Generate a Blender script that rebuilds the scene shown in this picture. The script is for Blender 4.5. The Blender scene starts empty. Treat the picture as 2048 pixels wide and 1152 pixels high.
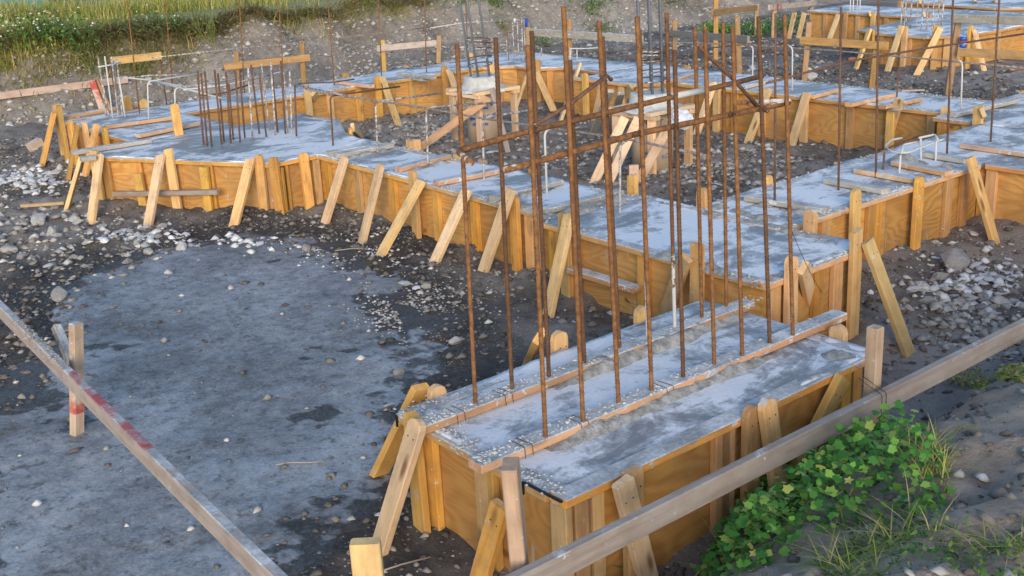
import bpy, bmesh, math, random
import numpy as np
from mathutils import Matrix, Vector
random.seed(7); np.random.seed(7)
SC = bpy.context.scene
COL = SC.collection
R = math.radians

# ------------------------------------------------------------------ camera
# world: X = towards the right/near along the short side of the near footing, Y = away to the right, Z up,
# origin on the ground under the camera, metres
F = 2291.87; PITCH, ROLL, YAW = 0.32111378, -0.0506836377, -0.899455392
def _axes():
    cp, sp, cr, sr = math.cos(PITCH), math.sin(PITCH), math.cos(ROLL), math.sin(ROLL)
    Rm = np.array([[cr, -sr, 0], [sr, cr, 0], [0, 0, 1]])
    up, fw, rt = Rm @ np.array([0, -cp, -sp]), Rm @ np.array([0, -sp, cp]), Rm @ np.array([1., 0, 0])
    c, s = math.cos(YAW), math.sin(YAW)
    return c*rt + s*fw, -s*rt + c*fw, up
DX, DY, UP = _axes()
CAMZ = 2.53
T = 0.49                                       # height of the tops of the forms
cam = bpy.data.cameras.new('camera'); camo = bpy.data.objects.new('camera', cam); COL.objects.link(camo)
cam.sensor_width = 36; cam.lens = 36*F/2048; cam.clip_start = .05; cam.clip_end = 800
Mc = Matrix.Identity(4)
for i in range(3):
    ax = (DX, DY, UP)[i]
    Mc[i][0], Mc[i][1], Mc[i][2] = ax[0], -ax[1], -ax[2]
Mc[2][3] = CAMZ
camo.matrix_world = Mc; SC.camera = camo

# ------------------------------------------------------------------ light
world = bpy.data.worlds.new('World'); SC.world = world; world.use_nodes = True
wn = world.node_tree; sky = wn.nodes.new('ShaderNodeTexSky'); sky.sky_type = 'NISHITA'; sky.sun_disc = False
SUN_AZ = math.atan2(.80, -.60); SUN_EL = R(17)  # (x, y) of the direction to the sun
sky.sun_elevation = SUN_EL; sky.sun_rotation = SUN_AZ
sky.air_density = 1.0; sky.dust_density = .5; sky.ozone_density = 2.2
wn.links.new(sky.outputs[0], wn.nodes['Background'].inputs[0]); wn.nodes['Background'].inputs[1].default_value = .145
sl = bpy.data.lights.new('sun', 'SUN'); sl.energy = 1.5; sl.angle = R(28); sl.color = (1, .84, .66)
so = bpy.data.objects.new('sun', sl); COL.objects.link(so); so.location = (4, -3, 12)
sd = Vector((math.sin(SUN_AZ)*math.cos(SUN_EL), math.cos(SUN_AZ)*math.cos(SUN_EL), math.sin(SUN_EL)))
so.rotation_euler = sd.to_track_quat('Z', 'Y').to_euler()
vs = SC.view_settings; vs.view_transform = 'Standard'; vs.look = 'None'; vs.exposure = 0.92; vs.gamma = 1; vs.use_curve_mapping = False

# ------------------------------------------------------------------ pixel -> place
def ray(px, py):
    r = np.array([px-1024, py-576, F]); return np.array([r @ DX, r @ DY, r @ UP])
CO = np.array([0, 0, CAMZ])
def W(px, py, z=T):
    r = ray(px, py); return CO + r*((z-CAMZ)/r[2])
def WP(px, py, p, n):                           # hit of a vertical plane through p (x, y) with normal n (x, y)
    r = ray(px, py); t = (p[0]*n[0]+p[1]*n[1])/(r[0]*n[0]+r[1]*n[1]); return CO + r*t
def V3(a): return Vector((float(a[0]), float(a[1]), float(a[2])))
def over(base, px, py):                         # point on the ray nearest to the vertical through base
    r = ray(px, py); t = (r[0]*base[0]+r[1]*base[1])/(r[0]**2+r[1]**2); return CO + r*t

# ------------------------------------------------------------------ noise
_lat = np.random.RandomState(3).rand(256, 256)
def vn(x, y):
    x = np.asarray(x, float); y = np.asarray(y, float)
    xi = np.floor(x).astype(int); yi = np.floor(y).astype(int); u = x-xi; v = y-yi
    u = u*u*(3-2*u); v = v*v*(3-2*v)
    g = lambda a, b: _lat[a % 256, b % 256]
    return (g(xi, yi)*(1-u)+g(xi+1, yi)*u)*(1-v)+(g(xi, yi+1)*(1-u)+g(xi+1, yi+1)*u)*v
def fbm(x, y, s, o=4):
    a, t, f = .5, 0, s
    for _ in range(o):
        t = t + a*(vn(x*f+13.7*f, y*f+5.1*f)*2-1); a *= .5; f *= 2.03
    return t
def sst(a, b, x):
    t = np.clip((x-a)/(b-a), 0, 1); return t*t*(3-2*t)
SLURRY_C = [W(x, y, 0)[:2] for x, y in [(120, 590), (310, 512), (470, 478), (600, 490), (690, 520), (760, 580), (800, 640), (830, 720), (800, 800), (770, 900), (690, 1000), (600, 1080), (500, 1250), (-80, 1250), (-100, 860), (40, 800), (130, 720)]]
def poly_sd(x, y, P):                           # >0 inside, distance to the outline
    x = np.asarray(x, float); y = np.asarray(y, float)
    d = np.full(x.shape, 1e9); ins = np.zeros(x.shape, bool); n = len(P)
    for i in range(n):
        ax, ay = P[i]; bx, by = P[(i+1) % n]
        ex, ey = bx-ax, by-ay; t = np.clip(((x-ax)*ex+(y-ay)*ey)/(ex*ex+ey*ey), 0, 1)
        d = np.minimum(d, np.hypot(x-ax-t*ex, y-ay-t*ey))
        c = ((ay > y) != (by > y)); xs = ax+(y-ay)*ex/np.where(ey == 0, 1e-9, ey)
        ins ^= (c & (x < xs))
    return np.where(ins, d, -d)
# outlines of the footings, counter-clockwise
y9 = lambda x: 17.5+(x+13)*-.09
OUT = {
    'near': [(-3.88, 2.39), (-2.78, 2.39), (-2.80, 4.40), (-3.90, 4.40)],
    'pad': [(-5.78, 4.84), (-3.80, 4.80), (-3.82, 5.80), (-5.80, 5.84)],
    'b1': [(-9.04, 5.02), (-5.79, 4.985), (-5.79, 5.77), (-9.3, 5.72)],
    'p3': [(-11.22, 3.84), (-10.83, 3.58), (-9.05, 4.56), (-9.045, 5.02), (-9.3, 5.72), (-9.66, 5.72), (-10.55, 6.16), (-11.15, 6.05)],
    'b6': [(-13.25, 4.12), (-11.22, 4.15), (-11.16, 5.28), (-13.25, 5.28)],
    'b3': [(-13.25, 5.285), (-12.42, 5.285), (-12.40, 9.55), (-13.25, 9.55)],
    'p6': [(-13.4, 9.555), (-12.40, 9.555), (-12.12, 9.86), (-11.62, 9.86), (-11.40, 10.10), (-10.62, 10.06), (-10.60, 10.90), (-13.4, 10.95)],
    'b4': [(-10.60, 9.56), (-9.55, 9.56), (-9.25, 9.90), (-5.79, 9.92), (-5.79, 10.75), (-10.60, 10.90)],
    'b2': [(-5.24, 5.83), (-4.42, 5.82), (-4.44, 8.17), (-5.28, 8.17)],
    'p8': [(-5.28, 8.175), (-4.42, 8.175), (-2.3, 8.165), (-2.3, 9.58), (-5.28, 9.62)],
    'p7': [(-5.785, 9.66), (-5.29, 9.645), (-2.3, 9.59), (-2.3, 11.4), (-5.785, 11.4)],
    'p9': [(-13.1, y9(-13.1)), (-8.2, y9(-8.2)), (-4, y9(-4)), (-4, 18.3), (-13.1, 18.7)],
    'p10': [(-10.55, 15.35), (-10.05, 15.1), (-9.15, 15.0), (-8.75, 15.35), (-8.65, 17.08), (-10.6, 17.25)],
    'p11': [(-12.6, 19.6), (-10.3, 19.0), (-9.4, 19.5), (-5, 19.2), (-5, 21.5), (-12.6, 21.5)],
}
def gz(x, y):
    x = np.asarray(x, float); y = np.asarray(y, float)
    near = np.exp(-np.maximum(0, np.hypot(x+4, y-4)-14)/8)
    z = fbm(x, y, .45, 3)*.06 + fbm(x, y, 2.2, 4)*.045*near + fbm(x, y, 9, 3)*.016*near
    z = z - .07*sst(-4.6, -3.6, x)*sst(4.2, 5.4, y)
    x0 = np.where(y < 1.9, -2.52+(1.9-y)*1.35, -2.52-(np.clip(y, 1.9, 5)-1.9)*.085)
    d = np.maximum(0, x-x0); top = .86+.0*y
    m = top*(1-np.exp(-d/.62))
    z = z + m + fbm(x, y, 3.1, 5)*.085*sst(.1, .6, d)
    s = poly_sd(x, y, SLURRY_C)
    k = sst(-.5, .3, s)
    z = z*(1-.75*k)
    dw = np.full(x.shape, 9.)                    # earth kicked up against the forms
    for q in OUT.values():
        q = np.array(q)
        if x.size > 1 or (q[:, 0].min()-.5 < float(x.min()) < q[:, 0].max()+.5 and q[:, 1].min()-.5 < float(y.min()) < q[:, 1].max()+.5):
            m = (x > q[:, 0].min()-.5) & (x < q[:, 0].max()+.5) & (y > q[:, 1].min()-.5) & (y < q[:, 1].max()+.5)
            if m.any():
                dd = np.full(x.shape, 9.); dd[m] = np.maximum(0, -poly_sd(x[m], y[m], [tuple(a) for a in q])); dw = np.minimum(dw, dd)
    z = z + np.exp(-(dw/.13)**2)*(.028+.10*np.maximum(-.2, fbm(x+5, y, 1.7, 4)))
    lump = np.maximum(0, fbm(x, y+8, 5.5, 4)-.05)*.10*near*(1-k)
    return z+lump

# ------------------------------------------------------------------ node materials
class G:
    def __init__(s, name):
        s.m = bpy.data.materials.new(name); s.m.use_nodes = True; s.t = s.m.node_tree; s.b = s.t.nodes['Principled BSDF']
        s.b.inputs['Specular IOR Level'].default_value = .3
    def n(s, typ, **k):
        o = s.t.nodes.new(typ)
        for a, v in k.items(): setattr(o, a, v)
        return o
    def put(s, sock, v):
        if hasattr(v, 'is_output'): s.t.links.new(v, sock)
        else: sock.default_value = v
    def math(s, op, a, b=0., clamp=False):
        o = s.n('ShaderNodeMath', operation=op, use_clamp=clamp); s.put(o.inputs[0], a); s.put(o.inputs[1], b); return o.outputs[0]
    def vmath(s, op, a, b):
        o = s.n('ShaderNodeVectorMath', operation=op); s.put(o.inputs[0], a); s.put(o.inputs[1], b); return o.outputs[0]
    def noise(s, v, sc, det=4., ro=.55, dist=0.):
        o = s.n('ShaderNodeTexNoise'); s.put(o.inputs['Vector'], v); o.inputs['Scale'].default_value = sc
        o.inputs['Detail'].default_value = det; o.inputs['Roughness'].default_value = ro; o.inputs['Distortion'].default_value = dist; return o.outputs[0]
    def vor(s, v, sc, feat='F1', out=0):
        o = s.n('ShaderNodeTexVoronoi', feature=feat); s.put(o.inputs['Vector'], v); o.inputs['Scale'].default_value = sc; return o.outputs[out]
    def ramp(s, f, st):
        o = s.n('ShaderNodeValToRGB'); e = o.color_ramp.elements
        while len(e) < len(st): e.new(.5)
        for i, (p, c) in enumerate(st):
            e[i].position = p; e[i].color = (c, c, c, 1) if not hasattr(c, '__len__') else (*c, 1)
        s.put(o.inputs[0], f); return o.outputs[0]
    def mix(s, f, a, b, mode='MIX'):
        o = s.n('ShaderNodeMix', data_type='RGBA', blend_type=mode); s.put(o.inputs[0], f)
        for i, v in ((6, a), (7, b)): s.put(o.inputs[i], v if hasattr(v, 'is_output') else (*v, 1))
        return o.outputs[2]
    def bump(s, h, st, dist=.01):
        o = s.n('ShaderNodeBump'); o.inputs['Strength'].default_value = st; o.inputs['Distance'].default_value = dist
        s.put(o.inputs['Height'], h); s.t.links.new(o.outputs[0], s.b.inputs['Normal'])
    def done(s, col, rough=.8):
        s.put(s.b.inputs['Base Color'], col if hasattr(col, 'is_output') else (*col, 1)); s.put(s.b.inputs['Roughness'], rough); return s.m
    def obj(s, off=True):
        tc = s.n('ShaderNodeTexCoord').outputs['Object']
        if not off: return tc
        r = s.n('ShaderNodeObjectInfo').outputs['Random']
        o = s.n('ShaderNodeCombineXYZ'); k = s.math('MULTIPLY', r, 41.)
        for i in range(3): s.put(o.inputs[i], k)
        return s.vmath('ADD', tc, o.outputs[0])
    def rnd(s): return s.n('ShaderNodeObjectInfo').outputs['Random']
    def isl(s): return s.n('ShaderNodeNewGeometry').outputs['Random Per Island']
    def pos(s): return s.n('ShaderNodeNewGeometry').outputs['Position']
    def nz(s):
        o = s.n('ShaderNodeSeparateXYZ'); s.put(o.inputs[0], s.n('ShaderNodeNewGeometry').outputs['Normal']); return o.outputs[2]

def wood(name, ca, cb, top=0., splat=0., knots=.5, red=None, var=.5):
    g = G(name); v = g.obj(); st = g.vmath('MULTIPLY', v, (1.3, 24, 24))
    gr = g.noise(st, 1.6, 5, .6, .4); lo = g.noise(g.vmath('MULTIPLY', v, (1, 4, 4)), 1.7, 3)
    col = g.ramp(g.math('ADD', g.math('MULTIPLY', gr, .75), g.math('MULTIPLY', lo, .35)), [(.32, cb), (.62, ca)])
    hs = g.n('ShaderNodeHueSaturation'); g.put(hs.inputs['Color'], col)
    g.put(hs.inputs['Value'], g.math('ADD', g.math('MULTIPLY', g.rnd(), var), 1-var*.55)); col = hs.outputs[0]
    g.put(hs.inputs['Hue'], g.math('ADD', g.math('MULTIPLY', g.math('FRACT', g.math('MULTIPLY', g.rnd(), 7.7)), .018), .491))
    g.put(hs.inputs['Saturation'], g.math('ADD', .87, g.math('MULTIPLY', g.math('FRACT', g.math('MULTIPLY', g.rnd(), 13.3)), .28)))
    col = g.mix(g.math('MULTIPLY', g.ramp(g.noise(g.vmath('MULTIPLY', v, (2, 3, 3)), 3., 5, .65), [(.45, 0.), (.7, 1.)]), .45), col, (.20, .135, .085))
    kd = g.vor(g.vmath('MULTIPLY', v, (2.3, 8, 8)), 1.)
    col = g.mix(g.math('MULTIPLY', g.ramp(kd, [(.07, 1.), (.17, 0.)]), knots), col, (.13, .05, .02))
    sp = g.noise(v, 26, 3, .6)
    redmix = None
    if red:
        sx = g.n('ShaderNodeSeparateXYZ'); g.put(sx.inputs[0], g.obj(False))
        a = g.math('GREATER_THAN', sx.outputs[0], red[0]); b = g.math('LESS_THAN', sx.outputs[0], red[1])
        rr = g.math('MULTIPLY', g.math('MULTIPLY', a, b), g.ramp(g.noise(v, 9, 4), [(.40, 0.), (.56, .85)]))
        if len(red) > 2: rr = g.math('MULTIPLY', rr, g.math('GREATER_THAN', g.nz(), .3))
        redmix = rr
    cem = g.ramp(g.math('ADD', g.math('MULTIPLY', g.noise(g.pos(), 5, 6, .68), .7), g.math('MULTIPLY', g.noise(v, 60, 2), .3)), [(.36, (.26, .26, .255)), (.5, (.46, .46, .455)), (.62, (.68, .68, .67))])
    if splat: col = g.mix(g.ramp(sp, [(.68-.12*splat, 0.), (.72-.10*splat, 1.)]), col, cem)
    if top:
        t = g.math('MULTIPLY', g.math('GREATER_THAN', g.nz(), .6), g.ramp(g.noise(v, 7, 6, .65), [(.62-.36*top, 0.), (.70-.30*top, 1.)]))
        col = g.mix(t, col, cem)
    if redmix is not None: col = g.mix(redmix, col, (.42, .035, .03))
    g.bump(gr, .35, .004)
    return g.done(col, .75)

M = {}
M['stake'] = wood('stake_wood', (.70, .42, .155), (.52, .26, .075), top=.2, splat=.12)
M['brace'] = wood('brace_wood', (.78, .53, .27), (.62, .36, .14), top=.0, splat=.1, knots=.8)
M['rail'] = wood('rail_wood', (.68, .37, .14), (.48, .22, .07), top=1.5, splat=.55)
M['stud'] = wood('stud_wood', (.66, .37, .13), (.48, .23, .065), splat=.05)
M['tie'] = wood('tie_board_wood', (.66, .38, .20), (.5, .24, .11), top=1.25, splat=.8)
M['pink'] = wood('pier_lumber', (.80, .54, .33), (.66, .37, .19), top=.3, splat=.1)
M['grey'] = wood('weathered_board', (.42, .35, .30), (.27, .215, .185), top=.15, splat=.1, knots=.3)
M['greyred'] = wood('weathered_board_red', (.42, .35, .30), (.27, .215, .185), top=.55, splat=.35, knots=.3, red=(1.55, 2.75, 1))
M['post'] = wood('post_wood', (.50, .345, .225), (.33, .205, .12), top=.1, splat=.2, knots=.2)
M['postred'] = wood('post_wood_red', (.48, .34, .22), (.33, .20, .12), top=.6, splat=.55, knots=.2, red=(.30, .45))
M['old'] = wood('batter_wood', (.50, .31, .14), (.33, .18, .075), top=.25, splat=.1)
M['pale'] = wood('pale_board', (.68, .52, .42), (.52, .36, .28), top=.2, splat=.1)
M['palered'] = wood('pale_board_red', (.68, .52, .42), (.52, .36, .28), red=(.2, .8), splat=.1)
M['cement_wood'] = wood('cement_board', (.46, .42, .36), (.33, .29, .24), top=.9, splat=.9)

def plywood():
    g = G('plywood'); v = g.obj()
    cn = g.noise(g.vmath('MULTIPLY', v, (.75, .5, 2.3)), 1.5, 2, .45, .3)
    w = g.math('ADD', g.math('MULTIPLY', g.math('SINE', g.math('MULTIPLY', cn, 95.)), .5), .5)
    fi = g.noise(g.vmath('MULTIPLY', v, (2, 1, 60)), 2., 4)
    f = g.math('ADD', g.math('MULTIPLY', w, g.math('MULTIPLY', g.noise(v, 1.1, 2), .62)), g.math('MULTIPLY', fi, .62))
    col = g.ramp(f, [(.12, (.44, .20, .045)), (.5, (.62, .32, .088)), (.85, (.70, .41, .13))])
    hs = g.n('ShaderNodeHueSaturation'); g.put(hs.inputs['Color'], col); g.put(hs.inputs['Value'], g.math('ADD', g.math('MULTIPLY', g.rnd(), .42), .74)); col = hs.outputs[0]
    kd = g.vor(g.vmath('MULTIPLY', v, (2.6, .1, 4.4)), 1.)
    sel = g.math('GREATER_THAN', g.noise(v, 1.3, 1), .5)
    col = g.mix(g.math('MULTIPLY', g.ramp(kd, [(.06, 1.), (.12, 0.)]), g.math('MULTIPLY', sel, .85)), col, (.10, .035, .012))
    dr = g.noise(g.vmath('MULTIPLY', v, (30, 1, 6)), 1., 3, .5)
    col = g.mix(g.ramp(dr, [(.665, 0.), (.72, .8)]), col, (.46, .43, .39))
    col = g.mix(g.math('MULTIPLY', g.ramp(g.noise(v, 2.1, 5, .65), [(.4, 0.), (.7, 1.)]), .6), col, (.27, .155, .08))
    g.bump(f, .15, .003); return g.done(col, .62)
M['ply'] = plywood()

def concrete():
    g = G('footing_concrete'); p = g.pos()
    a = g.noise(g.vmath('MULTIPLY', p, (1, 1, 1)), 1.15, 6, .62, .9); b = g.noise(g.vmath('MULTIPLY', p, (5, 2.2, 1)), 1.1, 6, .68, .8)
    f = g.math('ADD', g.math('MULTIPLY', a, .52), g.math('ADD', g.math('MULTIPLY', b, .36), g.math('MULTIPLY', g.noise(p, 24, 6, .75), .17)))
    col = g.ramp(f, [(.405, (.12, .13, .14)), (.475, (.205, .22, .235)), (.508, (.42, .44, .46)), (.55, (.88, .90, .92))])
    col = g.mix(g.math('MULTIPLY', g.noise(p, 55, 4, .7), .5), col, (.36, .35, .33))
    g.bump(g.noise(p, 38, 6, .7), .35, .006); return g.done(col, g.ramp(f, [(.42, .42), (.58, .8)]))
M['conc'] = concrete()
def rough_concrete():
    g = G('rough_concrete'); p = g.pos(); f = g.noise(p, 22, 6, .7)
    col = g.ramp(f, [(.3, (.17, .16, .145)), (.62, (.44, .43, .40))]); g.bump(f, .9, .02); return g.done(col, .9)
M['rough'] = rough_concrete()
def capc():
    g = G('cap_concrete'); p = g.pos(); f = g.noise(p, 12, 5, .6)
    col = g.ramp(f, [(.3, (.40, .40, .38)), (.65, (.60, .60, .57))]); g.bump(f, .3, .01); return g.done(col, .8)
M['cap'] = capc()
def soil():
    g = G('ground_soil'); p = g.pos()
    a = g.noise(p, .55, 5, .6, .3); b = g.noise(p, 4.5, 6, .65); c = g.noise(p, 26, 6, .75)
    f = g.math('ADD', g.math('MULTIPLY', a, .62), g.math('ADD', g.math('MULTIPLY', b, .34), g.math('MULTIPLY', c, .22)))
    col = g.ramp(f, [(.43, (.085, .070, .058)), (.55, (.21, .178, .148)), (.68, (.37, .325, .28))])
    col = g.mix(g.math('MULTIPLY', g.noise(p, 60, 4, .8), .28), col, (.17, .15, .135))
    vr = g.vor(p, 42); sel = g.ramp(g.noise(p, 2.2, 3), [(.42, 0.), (.62, 1.)])
    sx = g.n('ShaderNodeSeparateXYZ'); g.put(sx.inputs[0], p)
    dry = g.ramp(g.math('ADD', g.math('MULTIPLY', sx.outputs[0], .6), g.math('ADD', 1.75, g.math('MULTIPLY', g.noise(p, 1.3, 4), .6))), [(.25, 0.), (.8, 1.)])
    col = g.mix(g.math('MULTIPLY', dry, .75), col, g.ramp(g.noise(p, 6, 6, .7), [(.35, (.28, .21, .152)), (.65, (.56, .44, .335))]))
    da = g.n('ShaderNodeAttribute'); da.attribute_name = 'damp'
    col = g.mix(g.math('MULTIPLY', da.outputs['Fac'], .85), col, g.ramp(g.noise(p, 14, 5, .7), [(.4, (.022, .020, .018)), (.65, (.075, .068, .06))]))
    peb = g.math('MULTIPLY', g.ramp(vr, [(.18, 1.), (.30, 0.)]), g.math('MULTIPLY', sel, .7))
    col = g.mix(peb, col, (.50, .47, .42))
    h = g.math('ADD', c, g.math('MULTIPLY', peb, .4)); g.bump(h, .9, .02)
    return g.done(col, .92)
M['soil'] = soil()
def mound_soil():
    pass
def bank():
    g = G('bank_soil'); p = g.pos()
    a = g.noise(p, .8, 5, .6); b = g.noise(p, 7, 6, .7)
    f = g.math('ADD', g.math('MULTIPLY', a, .6), g.math('MULTIPLY', b, .45))
    col = g.ramp(f, [(.36, (.12, .102, .086)), (.54, (.27, .235, .20)), (.68, (.42, .38, .335))])
    vr = g.vor(p, 17); sel = g.ramp(g.noise(p, 1.1, 3), [(.45, 0.), (.6, .7)])
    col = g.mix(g.math('MULTIPLY', g.ramp(vr, [(.14, 1.), (.26, 0.)]), sel), col, (.55, .52, .47))
    sx = g.n('ShaderNodeSeparateXYZ'); g.put(sx.inputs[0], p)
    th = g.ramp(g.math('ADD', g.math('MULTIPLY', sx.outputs[0], -1.), g.math('ADD', -17.4, g.math('MULTIPLY', g.noise(p, 1.6, 4), .8))), [(.35, 0.), (.75, 1.)])
    col = g.mix(th, col, g.ramp(g.noise(p, 9, 5, .7), [(.35, (.20, .21, .07)), (.65, (.38, .34, .15))]))
    g.bump(b, .9, .05); return g.done(col, .95)
M['bank'] = bank()
def slurry():
    g = G('slurry'); p = g.pos()
    a = g.noise(p, .9, 5, .6, .5); b = g.noise(p, 11, 6, .72); c = g.noise(p, 55, 4, .7)
    f = g.math('ADD', g.math('MULTIPLY', a, .50), g.math('ADD', g.math('MULTIPLY', b, .30), g.math('MULTIPLY', c, .26)))
    col = g.ramp(f, [(.38, (.09, .088, .082)), (.46, (.18, .183, .182)), (.53, (.265, .274, .28)), (.64, (.42, .43, .44))])
    col = g.mix(g.ramp(g.noise(p, 17, 5, .75), [(.52, 0.), (.66, .8)]), col, (.075, .068, .056))
    da = g.n('ShaderNodeAttribute'); da.attribute_name = 'mud'
    mk = g.ramp(g.math('ADD', da.outputs['Fac'], g.math('MULTIPLY', g.math('SUBTRACT', g.noise(p, 13, 7, .82), .5), 2.1)), [(.34, 0.), (.72, 1.)])
    col = g.mix(g.math('MULTIPLY', mk, .9), col, g.ramp(c, [(.4, (.024, .021, .018)), (.65, (.075, .066, .056))]))
    g.bump(g.math('ADD', b, g.math('MULTIPLY', c, .4)), .55, .014); return g.done(col, g.ramp(f, [(.4, .75), (.6, .48)]))
M['slurry'] = slurry()
def stone(name, st, dirt=.6):
    g = G(name); v = g.obj(); i = g.math('FRACT', g.math('ADD', g.isl(), g.rnd()))
    col = g.ramp(i, st); f = g.noise(v, 30, 5, .7)
    col = g.mix(g.ramp(g.noise(v, 9, 4), [(.45, 0.), (.65, dirt)]), col, (.19, .165, .14)); g.bump(f, .6, .01); return g.done(col, .9)
M['gravel'] = stone('gravel_stone', [(0., (.07, .062, .056)), (.35, (.14, .125, .11)), (.62, (.25, .23, .205)), (.85, (.44, .42, .385)), (1., (.66, .64, .60))])
M['clod'] = stone('soil_clod', [(0., (.075, .062, .05)), (.5, (.16, .135, .112)), (1., (.30, .26, .225))])
M['rock'] = stone('rock_stone', [(0., (.27, .25, .225)), (.5, (.42, .395, .36)), (1., (.60, .58, .54))])
M['white'] = stone('white_stone', [(0., (.56, .555, .54)), (1., (.80, .795, .78))], .22)
def metal(name, a, b, cem=0., metal=0., r=.8):
    g = G(name); v = g.obj(); f = g.noise(v, 42, 5, .65); col = g.ramp(f, [(.34, b), (.62, a)])
    col = g.mix(g.ramp(g.noise(v, 5, 3), [(.4, 0.), (.7, .5)]), col, b)
    if cem:
        sx = g.n('ShaderNodeSeparateXYZ'); g.put(sx.inputs[0], g.obj(False))
        k = g.math('SUBTRACT', g.math('ADD', g.noise(v, 24, 5, .7), cem), g.math('MULTIPLY', sx.outputs[0], .75 if cem < .18 or cem == .5 else .06))
        col = g.mix(g.ramp(k, [(.66, 0.), (.72, .9)]), col, (.56, .55, .53))
    g.b.inputs['Metallic'].default_value = metal; g.bump(f, .4, .002); return g.done(col, r)
M['rust'] = metal('rusty_steel', (.31, .14, .048), (.12, .055, .026), cem=.17)
M['rustb'] = metal('brown_rusty_steel', (.175, .085, .038), (.085, .042, .024), cem=.17)
M['rustlow'] = metal('cement_footed_steel', (.22, .10, .04), (.11, .05, .026), cem=.5)
M['rustd'] = metal('dark_rusty_steel', (.20, .105, .062), (.095, .05, .034), cem=.12)
M['rustcem'] = metal('cement_splashed_steel', (.36, .33, .30), (.17, .095, .06), cem=.2)
M['whitecem'] = metal('cement_coated_steel', (.60, .595, .57), (.42, .41, .38), cem=.55)
M['steel'] = metal('grey_steel', (.18, .205, .235), (.105, .12, .14), r=.5)
M['wire'] = metal('dark_wire', (.13, .075, .05), (.06, .038, .028))
def foliage(name, st, tr=.25):
    g = G(name); i = g.math('FRACT', g.math('ADD', g.isl(), g.rnd())); col = g.ramp(i, st); g.done(col, .6)
    d = g.n('ShaderNodeBsdfTranslucent'); g.put(d.inputs[0], col); mx = g.n('ShaderNodeMixShader'); mx.inputs[0].default_value = tr
    g.t.links.new(g.b.outputs[0], mx.inputs[1]); g.t.links.new(d.outputs[0], mx.inputs[2])
    g.t.links.new(mx.outputs[0], g.t.nodes['Material Output'].inputs[0]); return g.m
M['grass'] = foliage('grass', [(0., (.13, .19, .025)), (.3, (.30, .35, .055)), (.6, (.50, .45, .12)), (1., (.62, .48, .22))])
M['dry'] = foliage('dry_grass', [(0., (.24, .26, .07)), (.4, (.44, .36, .15)), (1., (.60, .47, .26))])
M['leaf'] = foliage('vine_leaf', [(0., (.035, .14, .026)), (.5, (.085, .27, .04)), (.85, (.19, .39, .06)), (1., (.40, .43, .10))])
M['leafy'] = foliage('young_vine_leaf', [(0., (.14, .30, .05)), (.6, (.26, .42, .08)), (1., (.44, .46, .14))])
M['weed'] = foliage('weed_leaf', [(0., (.05, .12, .025)), (.7, (.11, .22, .045)), (1., (.24, .30, .08))])
M['dryleaf'] = foliage('dry_leaf', [(0., (.12, .15, .04)), (.5, (.22, .22, .06)), (1., (.32, .26, .10))])
def plain(name, c, r=.7, spec=.3):
    g = G(name); f = g.noise(g.obj(), 14, 4); g.b.inputs['Specular IOR Level'].default_value = spec
    return g.done(g.mix(g.math('MULTIPLY', f, .35), c, tuple(x*.6 for x in c)), r)
M['petal'] = plain('white_petal', (.82, .82, .78)); M['yellow'] = plain('yellow_petal', (.80, .70, .16))
M['stem'] = plain('stem', (.14, .20, .05)); M['twig'] = plain('pale_twig', (.42, .36, .29))
M['card'] = plain('cardboard', (.52, .39, .265)); M['blueink'] = plain('blue_print', (.075, .14, .38)); M['blackink'] = plain('black_print', (.06, .06, .075))
M['canblue'] = plain('can_blue', (.03, .10, .46), .3, .5); M['canred'] = plain('can_red', (.55, .05, .05), .3, .5); M['canwhite'] = plain('can_white', (.75, .75, .78), .3, .5)
M['alu'] = plain('can_metal', (.55, .55, .56), .35, .6); M['orange'] = plain('can_orange', (.62, .22, .10), .4); M['navy'] = plain('can_navy', (.018, .022, .05), .4)
M['teal'] = plain('teal_wall', (.13, .27, .25)); M['band'] = plain('black_band', (.012, .012, .014), .5); M['plastic'] = plain('blue_cap', (.02, .08, .42), .4)

# ------------------------------------------------------------------ objects
def tag(o, label=None, cat=None, group=None, kind=None):
    for k, v in (('label', label), ('category', cat), ('group', group), ('kind', kind)):
        if v: o[k] = v
    return o
def thing(name, loc, label, cat, group=None):
    o = bpy.data.objects.new(name, None); o.empty_display_size = .1; COL.objects.link(o); o.location = V3(loc); return tag(o, label, cat, group)
def part(name, me, parent=None, mtx=None, mat=None, **tg):
    o = bpy.data.objects.new(name, me); COL.objects.link(o)
    mtx = mtx or Matrix.Identity(4)
    if parent is not None: o.parent = parent; o.matrix_local = Matrix.Translation(-parent.location) @ mtx
    else: o.matrix_world = mtx
    if mat and not me.materials: me.materials.append(M[mat])
    return tag(o, **tg)
def mesh_np(name, v, f, mat=None, smooth=False):
    v = np.asarray(v, np.float32); f = np.asarray(f, np.int32); k = f.shape[1]
    me = bpy.data.meshes.new(name); me.vertices.add(len(v)); me.vertices.foreach_set('co', v.ravel())
    me.loops.add(f.size); me.loops.foreach_set('vertex_index', f.ravel())
    me.polygons.add(len(f)); me.polygons.foreach_set('loop_start', np.arange(0, f.size, k, dtype=np.int32))
    me.polygons.foreach_set('loop_total', np.full(len(f), k, np.int32))
    if smooth: me.polygons.foreach_set('use_smooth', np.ones(len(f), bool))
    me.update(calc_edges=True); me.validate()
    if mat: me.materials.append(M[mat])
    return me
def from_bm(name, bm, mat=None, smooth=False):
    me = bpy.data.meshes.new(name); bmesh.ops.recalc_face_normals(bm, faces=bm.faces); bm.to_mesh(me); bm.free()
    if smooth:
        for p in me.polygons: p.use_smooth = True
    if mat: me.materials.append(M[mat])
    return me
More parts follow.
